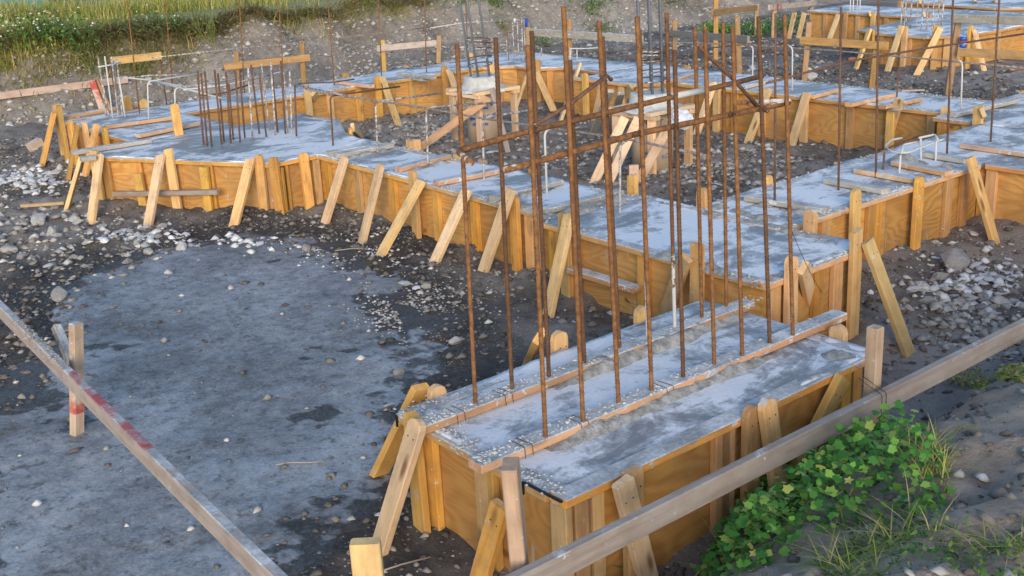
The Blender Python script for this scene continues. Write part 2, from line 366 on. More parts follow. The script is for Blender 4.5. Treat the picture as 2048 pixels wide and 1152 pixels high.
def board_me(L, w, h, mat, name='board', seed=0, round_end=False, jag=0.):
    """sawn board: local X is the length from 0 to L, Y the width, Z the thickness"""
    rs = random.Random(seed); c = .004
    if round_end:                                # top end rounded off in the plane of the width
        out = [(0, -w/2), (L-w*.42, -w/2), (L-w*.16, -w*.40), (L-.004, -w*.2), (L, 0), (L-.006, w*.22), (L-w*.17, w*.41), (L-w*.45, w/2), (0, w/2)]
    else:
        j = [rs.uniform(-1, 1)*jag for _ in range(2)]
        out = [(0, -w/2+c), (c, -w/2), (L+j[0]-c, -w/2), (L+j[0], -w/2+c), (L+j[1], w/2-c), (L+j[1]-c, w/2), (c, w/2), (0, w/2-c)]
    n = len(out); v = []; ins = 1-2*c/w
    for z, k in ((-h/2, ins), (-h/2+c, 1), (h/2-c, 1), (h/2, ins)):
        v += [(x, y*k, z) for x, y in out]
    me = bpy.data.meshes.new(name); f = [tuple(range(n))[::-1], tuple(range(3*n, 4*n))]
    for r in range(3):
        for i in range(n):
            a, b = r*n+i, r*n+(i+1) % n; f.append((a, b, b+n, a+n))
    me.from_pydata(v, [], f); me.update(); me.materials.append(M[mat]); return me
def frame(o, x, y):
    x = V3(x).normalized(); y = V3(y); y = (y-x*y.dot(x)).normalized(); z = x.cross(y)
    m = Matrix.Identity(4)
    for i in range(3): m[i][0], m[i][1], m[i][2], m[i][3] = x[i], y[i], z[i], o[i]
    return m
_nm = []
def nails(o, L, h):
    if not _nm:
        bm = bmesh.new()
        for y in (-.02, .018): bmesh.ops.create_cone(bm, cap_ends=True, segments=6, radius1=.0036, radius2=.0036, depth=.004, matrix=Matrix.Translation((random.uniform(-.012, .012), y, 0)))
        _nm.append(from_bm('nail_heads', bm, 'wire'))
    for q in (1, -1):
        n = bpy.data.objects.new('nail_heads', _nm[0]); COL.objects.link(n); n.parent = o; n['kind'] = 'stuff'; n.matrix_local = Matrix.Translation((L-.075, random.uniform(-.008, .008), q*h/2))
_sd = [0]
def board(name, parent, a, b, wdir, w, h, mat, **k):
    a, b = V3(a), V3(b); _sd[0] += 1; tg = {q: k.pop(q) for q in ('label', 'cat', 'group', 'kind') if q in k}
    me = board_me((b-a).length, w, h, mat, name, _sd[0], **k)
    o = part(name, me, parent, frame(a, b-a, wdir), **tg)
    if name in ('stake', 'brace') and a.x > -11.5 and a.y < 9: nails(o, (b-a).length, h)
    return o
def tube_bm(bm, pts, r, seg=8, ribs=False):
    pts = [V3(p) for p in pts]
    if ribs:                                     # resample and raise slanting ribs
        q = []
        for a, b in zip(pts, pts[1:]):
            n = max(1, int((b-a).length/.0042)); q += [a.lerp(b, i/n) for i in range(n)]
        pts = q+[pts[-1]]
    d0 = (pts[1]-pts[0]).normalized(); u = d0.orthogonal().normalized(); rings = []
    for i, p in enumerate(pts):
        d = (pts[min(i+1, len(pts)-1)]-pts[max(i-1, 0)]).normalized(); u = (u-d*u.dot(d)).normalized(); w = d.cross(u); ring = []
        for s in range(seg):
            a = 2*math.pi*s/seg; rr = r
            if ribs: rr = r*(.93+.17*max(0, math.sin((i*.0042/.0168)*2*math.pi+a*2))**1.5)
            ring.append(bm.verts.new(p+(u*math.cos(a)+w*math.sin(a))*rr))
        rings.append(ring)
    for A, B in zip(rings, rings[1:]):
        for s in range(seg): bm.faces.new((A[s], A[(s+1) % seg], B[(s+1) % seg], B[s]))
    bm.faces.new(rings[0][::-1]); bm.faces.new(rings[-1])
def tube(name, parent, pts, r, mat, seg=8, ribs=False, local=True, **tg):
    a = V3(pts[0]); b = V3(pts[-1]); mt = frame(a, b-a if (b-a).length > 1e-6 else (0, 0, 1), (b-a).orthogonal())
    inv = mt.inverted(); bm = bmesh.new(); tube_bm(bm, [inv @ V3(p) for p in pts], r, seg, ribs)
    return part(name, from_bm(name, bm, mat, True), parent, mt, **tg)
def bend(pts, r=.05, n=5):
    """round the corners of a polyline"""
    pts = [V3(p) for p in pts]; out = [pts[0]]
    for i in range(1, len(pts)-1):
        p = pts[i]; a = p+(pts[i-1]-p).normalized()*min(r, (pts[i-1]-p).length*.45); b = p+(pts[i+1]-p).normalized()*min(r, (pts[i+1]-p).length*.45)
        for k in range(n+1):
            t = k/n; out.append(a*(1-t)**2+p*2*t*(1-t)+b*t*t)
    return out+[pts[-1]]

# ------------------------------------------------------------------ the ground
def axis_pts(lo, hi, st, out_lo, out_hi):
    m = list(np.arange(lo, hi+1e-6, st)); a = []; s = st; x = lo
    while x > out_lo: s *= 1.35; x -= s; a.append(x)
    b = []; s = st; x = hi
    while x < out_hi: s *= 1.35; x += s; b.append(x)
    return np.array(a[::-1]+m+b)
def grid_mesh(name, xs, ys, zf, mat, keep=None):
    X, Y = np.meshgrid(xs, ys, indexing='ij'); Z = zf(X, Y); nx, ny = X.shape
    v = np.stack([X, Y, Z], -1).reshape(-1, 3); i = np.arange(nx*ny).reshape(nx, ny)
    f = np.stack([i[:-1, :-1], i[1:, :-1], i[1:, 1:], i[:-1, 1:]], -1).reshape(-1, 4)
    if keep is not None:
        k = keep(X, Y); kk = (k[:-1, :-1] | k[1:, :-1] | k[1:, 1:] | k[:-1, 1:]).reshape(-1); f = f[kk]
        used = np.unique(f); mp = np.zeros(len(v), int); mp[used] = np.arange(len(used)); v = v[used]; f = mp[f]
    return mesh_np(name, v, f, mat, True)
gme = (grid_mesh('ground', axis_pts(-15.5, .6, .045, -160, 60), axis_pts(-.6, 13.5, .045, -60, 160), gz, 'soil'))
_c = np.zeros(len(gme.vertices)*3, np.float32); gme.vertices.foreach_get('co', _c); _c = _c.reshape(-1, 3)
_s = poly_sd(_c[:, 0], _c[:, 1], SLURRY_C)
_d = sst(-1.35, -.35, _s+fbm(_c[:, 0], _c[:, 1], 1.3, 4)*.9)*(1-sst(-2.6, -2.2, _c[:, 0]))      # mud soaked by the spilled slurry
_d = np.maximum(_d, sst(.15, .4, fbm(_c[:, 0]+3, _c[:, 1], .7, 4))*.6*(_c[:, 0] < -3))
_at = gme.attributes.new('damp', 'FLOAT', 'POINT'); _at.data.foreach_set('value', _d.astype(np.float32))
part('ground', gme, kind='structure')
def slz(x, y):
    s = poly_sd(x, y, SLURRY_C); e = s+.22+fbm(x, y, 1.1, 4)*.45+fbm(x, y, 5, 4)*.26
    z = gz(x, y)*.35 + .012 + .016*sst(-.1, .6, e) - .07*(1-sst(-.28, .06, e)) + fbm(x, y, 1.5, 3)*.012 + fbm(x, y, 7, 4)*.010
    return z
sme = grid_mesh('slurry_ground', np.arange(-9.6, -1.8, .026), np.arange(-.6, 5.2, .026), slz, 'slurry', lambda X, Y: poly_sd(X, Y, SLURRY_C) > -.5)
_c = np.zeros(len(sme.vertices)*3, np.float32); sme.vertices.foreach_get('co', _c); _c = _c.reshape(-1, 3); _x, _y = _c[:, 0], _c[:, 1]
_s = poly_sd(_x, _y, SLURRY_C); _n = fbm(_x+9, _y+3, 2.6, 4)+.55*fbm(_x*1., _y, 11, 3)
_m = sst(.16, .52, _n+.40*sst(-4.9, -3.5, _x)*sst(4.2, 2.4, _y)-.16*sst(.1, .8, _s)-.06)              # mud lying on the slurry
_m = np.maximum(_m, sst(-.22, .02, .04-_s+.5*_n-.08))
_at = sme.attributes.new('mud', 'FLOAT', 'POINT'); _at.data.foreach_set('value', _m.astype(np.float32))
part('slurry_ground', sme, kind='structure')
# bank at the back: foot near x=-16.4, grassed edge near x=-17.4
def bank_prof(x, y):
    foot = -16.35+.35*fbm(y, y*.3, .35, 3)*2; d = foot-x+fbm(x, y, 1.2, 4)*.3
    z = .98*sst(-.25, 1.35, d)+.012*np.maximum(0, d-1.2)+fbm(x, y, 1.3, 5)*.26*sst(0, .5, d)*(1-.8*sst(1.2, 1.8, d))-.12*(1-sst(-.7, 0, d))
    return z
part('earth_bank', grid_mesh('earth_bank', axis_pts(-19.2, -15.4, .06, -60, -15.5), axis_pts(1.5, 25, .09, -20, 90), bank_prof, 'bank'), kind='structure')
def bankpt(px, py):                              # hit of a pixel ray with the bank
    r = ray(px, py); t0 = 14/np.linalg.norm(r)
    for t in np.linspace(t0, t0*2.6, 400):
        q = CO+r*t
        if q[2] < float(bank_prof(q[0], q[1])): return q
    return q
# teal wall beyond the bank
tw = thing('rendered_wall', (-24.6, 6.3, .8), 'pale teal wall behind the grass in the top left corner', 'wall')
board('wall_face', tw, (-24.6, 1., 1.9), (-24.6, 7.8, 1.9), (0, 0, 1), 2.6, .2, 'teal')
board('wall_coping', tw, (-24.55, .98, 3.24), (-24.55, 7.82, 3.24), (1, 0, 0), .3, .08, 'cap')

# ------------------------------------------------------------------ formwork
def isect(p, d, q, e):
    den = d[0]*e[1]-d[1]*e[0]
    t = ((q[0]-p[0])*e[1]-(q[1]-p[1])*e[0])/den; return (p[0]+d[0]*t, p[1]+d[1]*t)
FORMS = []
class Form:
    """concrete footing inside plywood forms; pts go round so that the outside is on the right hand"""
    def __init__(s, pts, walls, label, res=.07, cat='footing form', zt=T, panel=1.22):
        s.p = [tuple(map(float, q)) for q in pts]; s.n = len(pts); s.zt = zt; s.walls = walls
        A = sum(s.p[i][0]*s.p[(i+1) % s.n][1]-s.p[(i+1) % s.n][0]*s.p[i][1] for i in range(s.n))
        if A < 0: raise ValueError('outline must run counter-clockwise: '+label)
        cx = sum(q[0] for q in s.p)/s.n; cy = sum(q[1] for q in s.p)/s.n
        s.e = thing('footing_form', (cx, cy, 0), label, cat, None); FORMS.append(s)
        s.dirs = []; s.nrm = []
        for i in range(s.n):
            a, b = s.p[i], s.p[(i+1) % s.n]; L = math.hypot(b[0]-a[0], b[1]-a[1]); d = ((b[0]-a[0])/L, (b[1]-a[1])/L); s.dirs.append(d); s.nrm.append((d[1], -d[0]))
        ip = s.inset(.022)
        bm = bmesh.new(); vs_ = [bm.verts.new((x, y, 0)) for x, y in ip]; bm.faces.new(vs_)
        xs = [q[0] for q in ip]; ys = [q[1] for q in ip]
        for ax, lo, hi in ((0, min(xs), max(xs)), (1, min(ys), max(ys))):
            for c in np.arange(math.ceil(lo/res)*res, hi, res):
                co = [0, 0, 0]; no = [0, 0, 0]; co[ax] = c; no[ax] = 1
                bmesh.ops.bisect_plane(bm, geom=bm.verts[:]+bm.edges[:]+bm.faces[:], plane_co=co, plane_no=no)
        bm.verts.ensure_lookup_table()
        co = np.array([v.co[:] for v in bm.verts]); edge = np.full(len(co), 9.)
        for i in range(s.n):
            if s.walls[i]:
                a, b = np.array(ip[i]), np.array(ip[(i+1) % s.n]); e = b-a
                t = np.clip(((co[:, :2]-a) @ e)/(e @ e), 0, 1); edge = np.minimum(edge, np.hypot(*(co[:, :2]-a-t[:, None]*e).T))
        z = zt-.007+fbm(co[:, 0], co[:, 1], .9, 3)*.012+fbm(co[:, 0], co[:, 1], 7, 3)*.006
        z = z+(.007+.022*fbm(co[:, 0]+4, co[:, 1], 3.3, 4)+.016*fbm(co[:, 0], co[:, 1]+7, 11, 3))*np.exp(-(edge/.06)**2)
        for v, q in zip(bm.verts, z): v.co.z = q
        top = bm.faces[:]
        ex = bmesh.ops.extrude_face_region(bm, geom=top)
        for v in [g for g in ex['geom'] if isinstance(g, bmesh.types.BMVert)]: v.co.z = zt-.036
        me = from_bm('concrete_slab', bm, 'conc')
        for p in me.polygons: p.use_smooth = abs(p.normal.z) > .8
        part('concrete_slab', me, s.e, kind=None)
        for i in range(s.n):
            if walls[i]: s.wall(i, panel)
    def inset(s, k):
        out = []
        for i in range(s.n):
            j = (i-1) % s.n; o = []
            for e in (j, i):
                kk = k if s.walls[e] else 0.
                o.append(((s.p[e][0]-s.nrm[e][0]*kk, s.p[e][1]-s.nrm[e][1]*kk), s.dirs[e]))
            if abs(o[0][1][0]*o[1][1][1]-o[0][1][1]*o[1][1][0]) < .05: out.append((s.p[i][0]-s.nrm[i][0]*(k if s.walls[i] else 0), s.p[i][1]-s.nrm[i][1]*(k if s.walls[i] else 0)))
            else: out.append(isect(o[0][0], o[0][1], o[1][0], o[1][1]))
        return out
    def wall(s, i, panel):
        a, b = np.array(s.p[i]), np.array(s.p[(i+1) % s.n]); d = np.array(s.dirs[i]); n = np.array(s.nrm[i]); L = np.linalg.norm(b-a)
        # does the next wall butt against this one: shorten so faces never share a plane
        def turn(j):
            p_, q_ = s.dirs[(j-1) % s.n], s.dirs[j % s.n]; return math.tan(math.atan2(p_[0]*q_[1]-p_[1]*q_[0], p_[0]*q_[0]+p_[1]*q_[1])/2)
        t0, t1 = turn(i), turn(i+1)
        e0 = (.018 if t0 > .7 else .045*t0) if s.walls[(i-1) % s.n] else .002
        e1 = (.092 if t1 > .7 else .045*t1) if s.walls[(i+1) % s.n] else .002
        k = max(1, int(math.ceil(L/2.44))); cut = [e0+(L-e0-e1)*q/k for q in range(k+1)]
        for c0, c1 in zip(cut, cut[1:]):
            o = a+d*c0-n*.045; z = s.zt-.020-random.uniform(0, .004)
            board('top_rail', s.e, (*o, z), (*(o+d*(c1-c0-.004)), z+random.uniform(-.003, .003)), (*n, 0), .089, .038, 'rail', jag=.004)
        k = max(1, int(round(L/panel))); u0 = .066*t0 if s.walls[(i-1) % s.n] else -.07; u1 = .066*t1-.004 if s.walls[(i+1) % s.n] else -.07; cut = [u0+(L-u0-u1)*q/k for q in range(k+1)]
        for c0, c1 in zip(cut, cut[1:]):
            ht = s.zt-.042+.16; o = a+d*c0-n*(.066+random.uniform(0, .003))
            m = frame((*o, s.zt-.042-ht/2), (*d, 0), (*n, 0)); l = c1-c0-.004
            bm = bmesh.new(); bmesh.ops.create_cube(bm, size=1)
            for v in bm.verts: v.co = Vector(((v.co.x+.5)*l, v.co.y*.018, v.co.z*ht))
            part('plywood_panel', from_bm('plywood_panel', bm, 'ply'), s.e, m)
        s.ends = None
    def pl(s, i, off): return (s.p[i][0]+s.nrm[i][0]*off, s.p[i][1]+s.nrm[i][1]*off), s.nrm[i]
    def stake(s, i, px, py, w=.089, h=.038, rnd=True, zlo=None, off=.021, mat='stake', lean=0.):
        p, n = s.pl(i, off); q = WP(px, py, p, n); d = s.dirs[i]
        g = float(gz(q[0], q[1])) if zlo is None else zlo
        rnd = rnd and random.random() < .68; lean = random.uniform(-.02, .02)
        board('stake', s.e, (q[0]+d[0]*lean, q[1]+d[1]*lean, g-.18), (q[0], q[1], q[2]), (d[0], d[1], 0), w, h, mat, round_end=rnd, **({} if rnd else {'jag': .01}))
    def stud(s, i, px, py=None, w=.089, h=.036):
        p, n = s.pl(i, 0.); 
        if py is None:
            lo, hi = -600, 1700
            py = 300
            for _ in range(30):
                q = WP(px, py, p, n); py += (q[2]-s.zt)*150*6/max(3, np.linalg.norm(q-CO))
        q = WP(px, py, p, n); d = s.dirs[i]; o = np.array(q[:2])-np.array(n)*.0385
        board('stud', s.e, (*o, -.1), (*o, s.zt-.043), (d[0], d[1], 0), w, h, 'stud')
    def stud_at(s, i, t, w=.089):
        a = np.array(s.p[i])+np.array(s.dirs[i])*t-np.array(s.nrm[i])*.0385; d = s.dirs[i]
        board('stud', s.e, (*a, -.1), (*a, s.zt-.043), (d[0], d[1], 0), w, .036, 'stud')
    def brace(s, i, top, bot, off=.062, w=.089, h=.038, rnd=False, face=None, mat='brace', ext=.03):
        p, n = s.pl(i, off); A = WP(*top, p, n); z = 0.
        for _ in range(4): B = W(*bot, z); z = float(gz(B[0], B[1]))
        A, B = V3(A), V3(B); u = (A-B).normalized(); nn = Vector(face) if face else Vector((n[0], n[1], 0))
        nn = (nn-u*nn.dot(u)).normalized(); wd = nn.cross(u)
        board('brace', s.e, B-u*ext, A, wd, w, h, mat, round_end=rnd, **({} if rnd else {'jag': .012}))
    def tie(s, a, b, w=.089, h=.038, mat='tie', z=None, over_=0.0):
        z = (s.zt+h/2+.002) if z is None else z
        A = W(*a, z+h/2); B = W(*b, z+h/2); A[2] = B[2] = z; d = (B-A)/np.linalg.norm(B-A)
        board('tie_board', s.e, A-d*over_, B+d*over_, (d[1], -d[0], 0), w, h, mat if random.random() < .45 else 'cement_wood', jag=.006)
        s.ties = getattr(s, 'ties', []); s.ties.append((A, B, d))

near = Form(OUT['near'], [1, 1, 1, 1], 'nearest rectangular footing form with two long boards set into its concrete', res=.04)
pad = Form(OUT['pad'], [1, 1, 1, 1], 'wide concrete pad form directly behind the nearest footing', res=.045)
b1 = Form(OUT['b1'], [1, 0, 1, 0], 'long strip footing form running left from the middle pad to the angled pad', res=.06)
p3 = Form(OUT['p3'], [1, 1, 1, 0, 1, 1, 1, 0], 'angled concrete pad form with a cage of short bars at the left', res=.08)
b6 = Form(OUT['b6'], [1, 0, 0, 1], 'short strip footing form at the far left with a bent bar cluster', res=.08)
b3 = Form(OUT['b3'], [0, 1, 0, 1], 'long rear strip footing form in front of the earth bank', res=.09)
p6 = Form(OUT['p6'], [0, 1, 1, 1, 1, 0, 1, 1], 'rear corner footing form with faceted inner corner', res=.1)
b4 = Form(OUT['b4'], [1, 1, 1, 0, 1, 0], 'long strip footing form across the middle right with white crossing boards', res=.09)
b2 = Form(OUT['b2'], [0, 1, 0, 1], 'strip footing form running right and away from the middle pad', res=.06)
p8 = Form(OUT['p8'], [0, 1, 0, 0, 1], 'broad footing form at the right edge of the photo', res=.09)
p7 = Form(OUT['p7'], [1, 0, 0, 1, 1], 'far right footing form where two strip footings meet', res=.12)
p9 = Form(OUT['p9'], [1, 1, 0, 1, 1], 'distant long footing form at the top right', res=.2)
p10 = Form(OUT['p10'], [1, 1, 1, 1, 0, 1], 'distant faceted pad form with thin upright bars in front of the long form', res=.2)
p11 = Form(OUT['p11'], [1, 1, 1, 0, 1, 1], 'farthest footing form at the top right edge', res=.25)

# --- nearest form
near.stud(0, 842, 858); near.stud(0, 950, 915); near.stud(0, 968, 925, w=.038); near.stud(0, 1105, 990)
near.brace(0, (838, 838), (757, 1105), rnd=True); near.brace(0, (1002, 1010), (955, 1175), mat='stake')
near.stake(0, 822, 822, off=.021, h=.036)
near.brace(3, (843, 772), (755, 955), off=.05, mat='stake')
near.stake(2, 1678, 650); near.stake(2, 1655, 662, off=.06)
near.stake(3, 1118, 662); near.brace(3, (1080, 672), (1050, 740), off=.06, mat='stake'); near.stake(3, 872, 770); near.stake(3, 1283, 612)
near.stud(1, 1176, 1000); near.stud(1, 1200, 988); near.stud(1, 1466, 865); near.stud(1, 1706, 745); near.stud(1, 1722, 738)
near.stake(1, 1265, 935); near.brace(1, (1245, 962), (1300, 1175), rnd=False)
near.stake(1, 1503, 811); near.brace(1, (1532, 797), (1562, 1010), rnd=True, mat='stake'); near.stud(1, 1455, 868)
near.brace(1, (1685, 756), (1575, 975), off=.03, mat='stake')
# two boards set on edge of the concrete, caked with cement, and the ridge of rough concrete beside each
xb1, xb2 = -3.63, -3.19
board('tie_board', near.e, (xb1, 2.33, T+.022), (xb1, 4.45, T+.024), (1, 0, 0), .089, .038, 'tie')
board('tie_board', near.e, (xb2, 2.31, T+.022), (xb2, 4.62, T+.026), (1, 0, 0), .089, .038, 'tie')
def ridge2(parent, a, b, w, h, seed, z=T):
    a, b = np.array(a[:2]), np.array(b[:2]); L = np.linalg.norm(b-a); d = (b-a)/L; nn = np.array([-d[1], d[0]]); n = max(6, int(L/.022)); m = 7; v = []; f = []
    for i in range(n+1):
        e = min(1, i/4, (n-i)/4); c = a+d*L*i/n
        for j in range(m):
            t = j/(m-1); q = c+nn*((t-.5)*w*(1+.6*float(fbm(c[0]*3+seed, c[1]*3, 2.5, 3)))); k = float(fbm(q[0]+seed, q[1], 9, 4))
            v.append((q[0], q[1], z-.014+e*math.sin(math.pi*t)**.7*max(.004, h*(.8+1.6*k))))
    for i in range(n):
        for j in range(m-1): o = i*m+j; f.append((o, o+1, o+m+1, o+m))
    part('concrete_ridge', mesh_np('concrete_ridge', v, f, 'rough', True), parent)
def ridge(parent, x, y0, y1, w, h, seed):
    n = int((y1-y0)/.018); m = 9; v = []; f = []
    for i in range(n+1):
        y = y0+(y1-y0)*i/n; e = min(1, i/5, (n-i)/5)
        for j in range(m):
            t = j/(m-1); pr = math.sin(math.pi*t)**.7
            nn = float(fbm(x*3+seed+t*w*2, y, 6, 4)); n2 = float(fbm(seed+t*w*6, y*1, 18, 3))
            v.append((x+(t-.5)*w*(1+.5*nn)+.012*n2, y, T-.012+e*pr*max(.006, 1.05*h*(.75+1.2*nn)+.018*n2)))
    for i in range(n):
        for j in range(m-1): a = i*m+j; f.append((a, a+1, a+m+1, a+m))
    return part('concrete_ridge', mesh_np('concrete_ridge', v, f, 'rough'), parent)
ridge(near.e, xb1+.035, 3.0, 4.36, .13, .045, 1); ridge(near.e, xb2+.04, 2.62, 4.1, .10, .034, 5); ridge(near.e, xb1-.06, 3.4, 4.36, .08, .03, 9)
for f_ in (): pass
# joined little lumps of spilled cement on the boards and rails
def crumbs(parent, pts, smin, smax, mat='cap', name='cement_crumbs'):
    V, Fc = stones_np(np.array(pts), np.random.uniform(smin, smax, len(pts)), .55)
    return part(name, mesh_np(name, V, Fc, mat), parent, kind='stuff')
_oct = np.array([[1, 0, 0], [-1, 0, 0], [0, 1, 0], [0, -1, 0], [0, 0, 1], [0, 0, -1], [.7, .7, .1], [-.7, .6, -.1]], float)
_octf = np.array([[0, 6, 4], [6, 2, 4], [2, 7, 4], [7, 1, 4], [1, 3, 4], [3, 0, 4], [6, 0, 5], [2, 6, 5], [7, 2, 5], [1, 7, 5], [3, 1, 5], [0, 3, 5]])
def stones_np(P, S, flat=.7):
    n = len(P); rs = np.random
    v = np.repeat(_oct[None], n, 0)*(1+rs.uniform(-.35, .35, (n, 8, 3)))
    v[:, :, 0] *= rs.uniform(.7, 1.5, (n, 1)); v[:, :, 2] *= rs.uniform(.6, 1.1, (n, 1))*flat
    a = rs.uniform(0, 6.283, n); c, s = np.cos(a)[:, None], np.sin(a)[:, None]
    x = v[:, :, 0]*c-v[:, :, 1]*s; y = v[:, :, 0]*s+v[:, :, 1]*c; t = rs.uniform(-.5, .5, (n, 1))
    z = v[:, :, 2]*np.cos(t)+x*np.sin(t)*.6
    v = np.stack([x, y, z], -1)*S[:, None, None]+P[:, None, :]
    f = (_octf[None]+(np.arange(n)*8)[:, None, None]).reshape(-1, 3); return v.reshape(-1, 3), f
pts = []
for xb in (xb1, xb2):
    for _ in range(420): pts.append((xb+random.uniform(-.045, .045), 2.33+2.2*random.random()**1.8, T+.043))
for _ in range(300): pts.append((random.uniform(-3.86, -2.82), random.gauss(2.44, .03), T+.004))
for _ in range(90): pts.append((random.gauss(-3.82, .03), 2.4+abs(random.gauss(0, .25)), T+.008))
crumbs(near.e, pts, .002, .0085)
crumbs(near.e, random.sample(pts, 150), .006, .013)
pts = []
for f_ in (pad, b1, b2, b4, b3):
    for i in range(f_.n):
        if f_.walls[i]:
            a = np.array(f_.p[i]); d = np.array(f_.dirs[i]); L = math.hypot(*(np.array(f_.p[(i+1) % f_.n])-a)); n = np.array(f_.nrm[i])
            for _ in range(int(L*45)): q = a+d*random.uniform(0, L)-n*abs(random.gauss(.03, .03)); pts.append((f_, (q[0], q[1], T+.002)))
for f_ in (pad, b1, b2, b4, b3): crumbs(f_.e, [q for g_, q in pts if g_ is f_], .003, .014)
_q = 0
def edge_ridges():
    k = 0
    for f_ in (b1, b2, b4, b3):
        for A, B, d in getattr(f_, 'ties', []):
            k += 1; o = np.array([-d[1], d[0], 0])*(.06 if random.random() < .5 else -.06); ridge2(f_.e, A+o+(B-A)*.1, B+o-(B-A)*.1, .10, .028, k)
    for a, b, w, h in (((-4.75, 4.845), (-3.85, 4.83), .10, .03), ((-3.85, 4.85), (-3.86, 5.2), .09, .026), ((-5.7, 5.78), (-4.0, 5.76), .12, .02), ((-4.0, 5.76), (-3.87, 5.74), .12, .03)):
        k += 1; ridge2(pad.e, a, b, w, h, k)
    for a, b, w, h in (((-6.6, 5.03), (-5.75, 5.01), .11, .034), ((-5.76, 5.05), (-5.76, 5.7), .16, .045)): k += 1; ridge2(b1.e, a, b, w, h, k)
    for a, b, w, h in (((-5.2, 5.92), (-4.55, 5.92), .14, .03), ((-5.1, 7.9), (-4.5, 7.9), .2, .05)): k += 1; ridge2(b2.e, a, b, w, h, k)
    for a, b, w, h in (((-2.95, 4.3), (-2.85, 4.15), .16, .035),): k += 1; ridge2(near.e, a, b, w, h, k)
    ridge2(p8.e, (-3.6, 9.4), (-3.0, 9.5), .35, .10, 77)
# black bands strapped round corner and rail ends
def band(parent, a, b, w=.012):
    board('strap_band', parent, a, b, (0, 1, 0), w, .003, 'band')
board('strap_band', near.e, (-2.99, 2.385, T+.004), (-2.775, 2.385, T+.005), (0, 1, 0), .014, .004, 'band')
board('strap_band', near.e, (-2.995, 2.384, T-.05), (-2.995, 2.384, T+.006), (1, 0, 0), .012, .004, 'band')
board('strap_band', near.e, (-3.84, 2.384, T-.055), (-3.84, 2.384, T+.002), (1, 0, 0), .016, .004, 'band')
for x, y in ((xb1, 2.78), (xb1, 2.52), (xb2, 2.52), (xb2, 2.82), (xb2, 3.32)):   # tie wire looped over the boards
    for k in (0, .03):
        tube('tie_wire', near.e, bend([(x-.05, y+k, T+.0), (x-.047, y+k, T+.045), (x+.047, y+k*1.3, T+.045), (x+.05, y+k*1.3, T)], .01, 2), .0015, 'wire', 5)

# --- middle pad
pad.stake(0, 1128, 425); pad.brace(0, (1139, 430), (1096, 632)); pad.stake(0, 1395, 490); pad.brace(0, (1372, 515), (1326, 640))
for px in (1098, 1108, 1278): pad.stud(0, px, 450 if px < 1200 else 505)
pad.stud(0, 1142, 470); pad.stake(0, 1140, 530, zlo=-.05, rnd=False, off=.0, mat='stud')
a = WP(1142, 527, (-5, 4.79), (0, 1)); b = WP(1275, 592, (-5, 4.79), (0, 1)); a[2] = b[2] = (a[2]+b[2])/2
board('ledger', pad.e, a, b, (0, 1, 0), .089, .038, 'tie')
pad.stake(1, 1583, 511); pad.stake(1, 1713, 461); pad.brace(1, (1606, 533), (1634, 660)); pad.brace(1, (1735, 482), (1817, 706))
for px, py in ((1647, 545), (1685, 525), (1560, 575)): pad.stud(1, px, py)
pad.stake(2, 1265, 350); pad.stake(2, 1405, 375); pad.stake(2, 1622, 418, off=.03)
# --- strip to the left
for p in ((825, 340), (1028, 392)): b1.stake(0, *p)
for px, py in ((645, 312), (706, 330), (777, 350), (863, 372), (940, 392), (1050, 420), (1066, 425)): b1.stud(0, px, py)
for t, bt in (((691, 312), (650, 446)), ((762, 328), (725, 482))): b1.brace(0, t, bt, rnd=True)
for t, bt in (((843, 362), (762, 509)), ((935, 378), (868, 527)), ((1022, 378), (964, 550))): b1.brace(0, t, bt)
for p in ((915, 309), (965, 318), (1067, 338), (820, 280)): b1.stake(2, *p)
for a, b in (((655, 303), (742, 288)), ((668, 308), (785, 286)), ((795, 334), (895, 308)), ((872, 361), (1000, 336)), ((985, 392), (1120, 358)), ((1088, 416), (1240, 379))): b1.tie(a, b)
# --- angled pad
for px, py in ((205, 325), (270, 328), (412, 332), (535, 330), (551, 330)): p3.stud(1, px, py)
for t, bt in (((199, 312), (182, 447)), ((321, 312), (296, 452)), ((501, 319), (467, 456))): p3.brace(1, t, bt)
for p in ((336, 298), (517, 309), (546, 316), (187, 300)): p3.stake(1, *p)
p3.stake(1, 276, 348, off=.02, rnd=False); p3.stake(1, 408, 334, off=.02, rnd=False)
a = WP(229, 388, (p3.p[1][0]+p3.nrm[1][0]*.07, p3.p[1][1]+p3.nrm[1][1]*.07), p3.nrm[1]); b = WP(437, 384, (p3.p[1][0]+p3.nrm[1][0]*.07, p3.p[1][1]+p3.nrm[1][1]*.07), p3.nrm[1])
board('ledger', p3.e, a, b, (0, 0, 1), .045, .05, 'grey', label='weathered grey board nailed across the stakes')
p3.stake(2, 606, 305); p3.stud(2, 634, 315, w=.07); p3.stud(2, 575, 325, w=.03)
p3.brace(0, (164, 312), (134, 418), mat='stake'); p3.stud_at(0, .2)
p3.stake(5, 700, 255, off=.03); p3.brace(5, (705, 255), (725, 275), mat='stake'); p3.stake(4, 728, 283)
p3.tie((145, 302), (300, 277)); p3.tie((160, 315), (190, 311))
board('strap_band', p3.e, W(172, 312, T-.05), W(172, 312, T+.01), (0, 1, 0), .014, .004, 'band')
# --- far left strip
for t, bt in (((108, 224), (84, 332)), ((156, 245), (136, 360)), ((194, 248), (170, 352))): b6.brace(0, t, bt, rnd=True, mat='stake')
for p in ((117, 210), (140, 240), (168, 243), (208, 252)): b6.stake(0, *p)
for px, py in ((130, 250), (185, 262), (240, 268)): b6.stud(0, px, py)
b6.stake(3, 112, 208); b6.tie((210, 250), (350, 231)); b6.tie((275, 268), (395, 243)); b6.stake(1, 348, 207, zlo=.0); b6.tie((120, 232), (285, 205))
b6.stake(3, 253, 192); b6.stake(3, 285, 198)
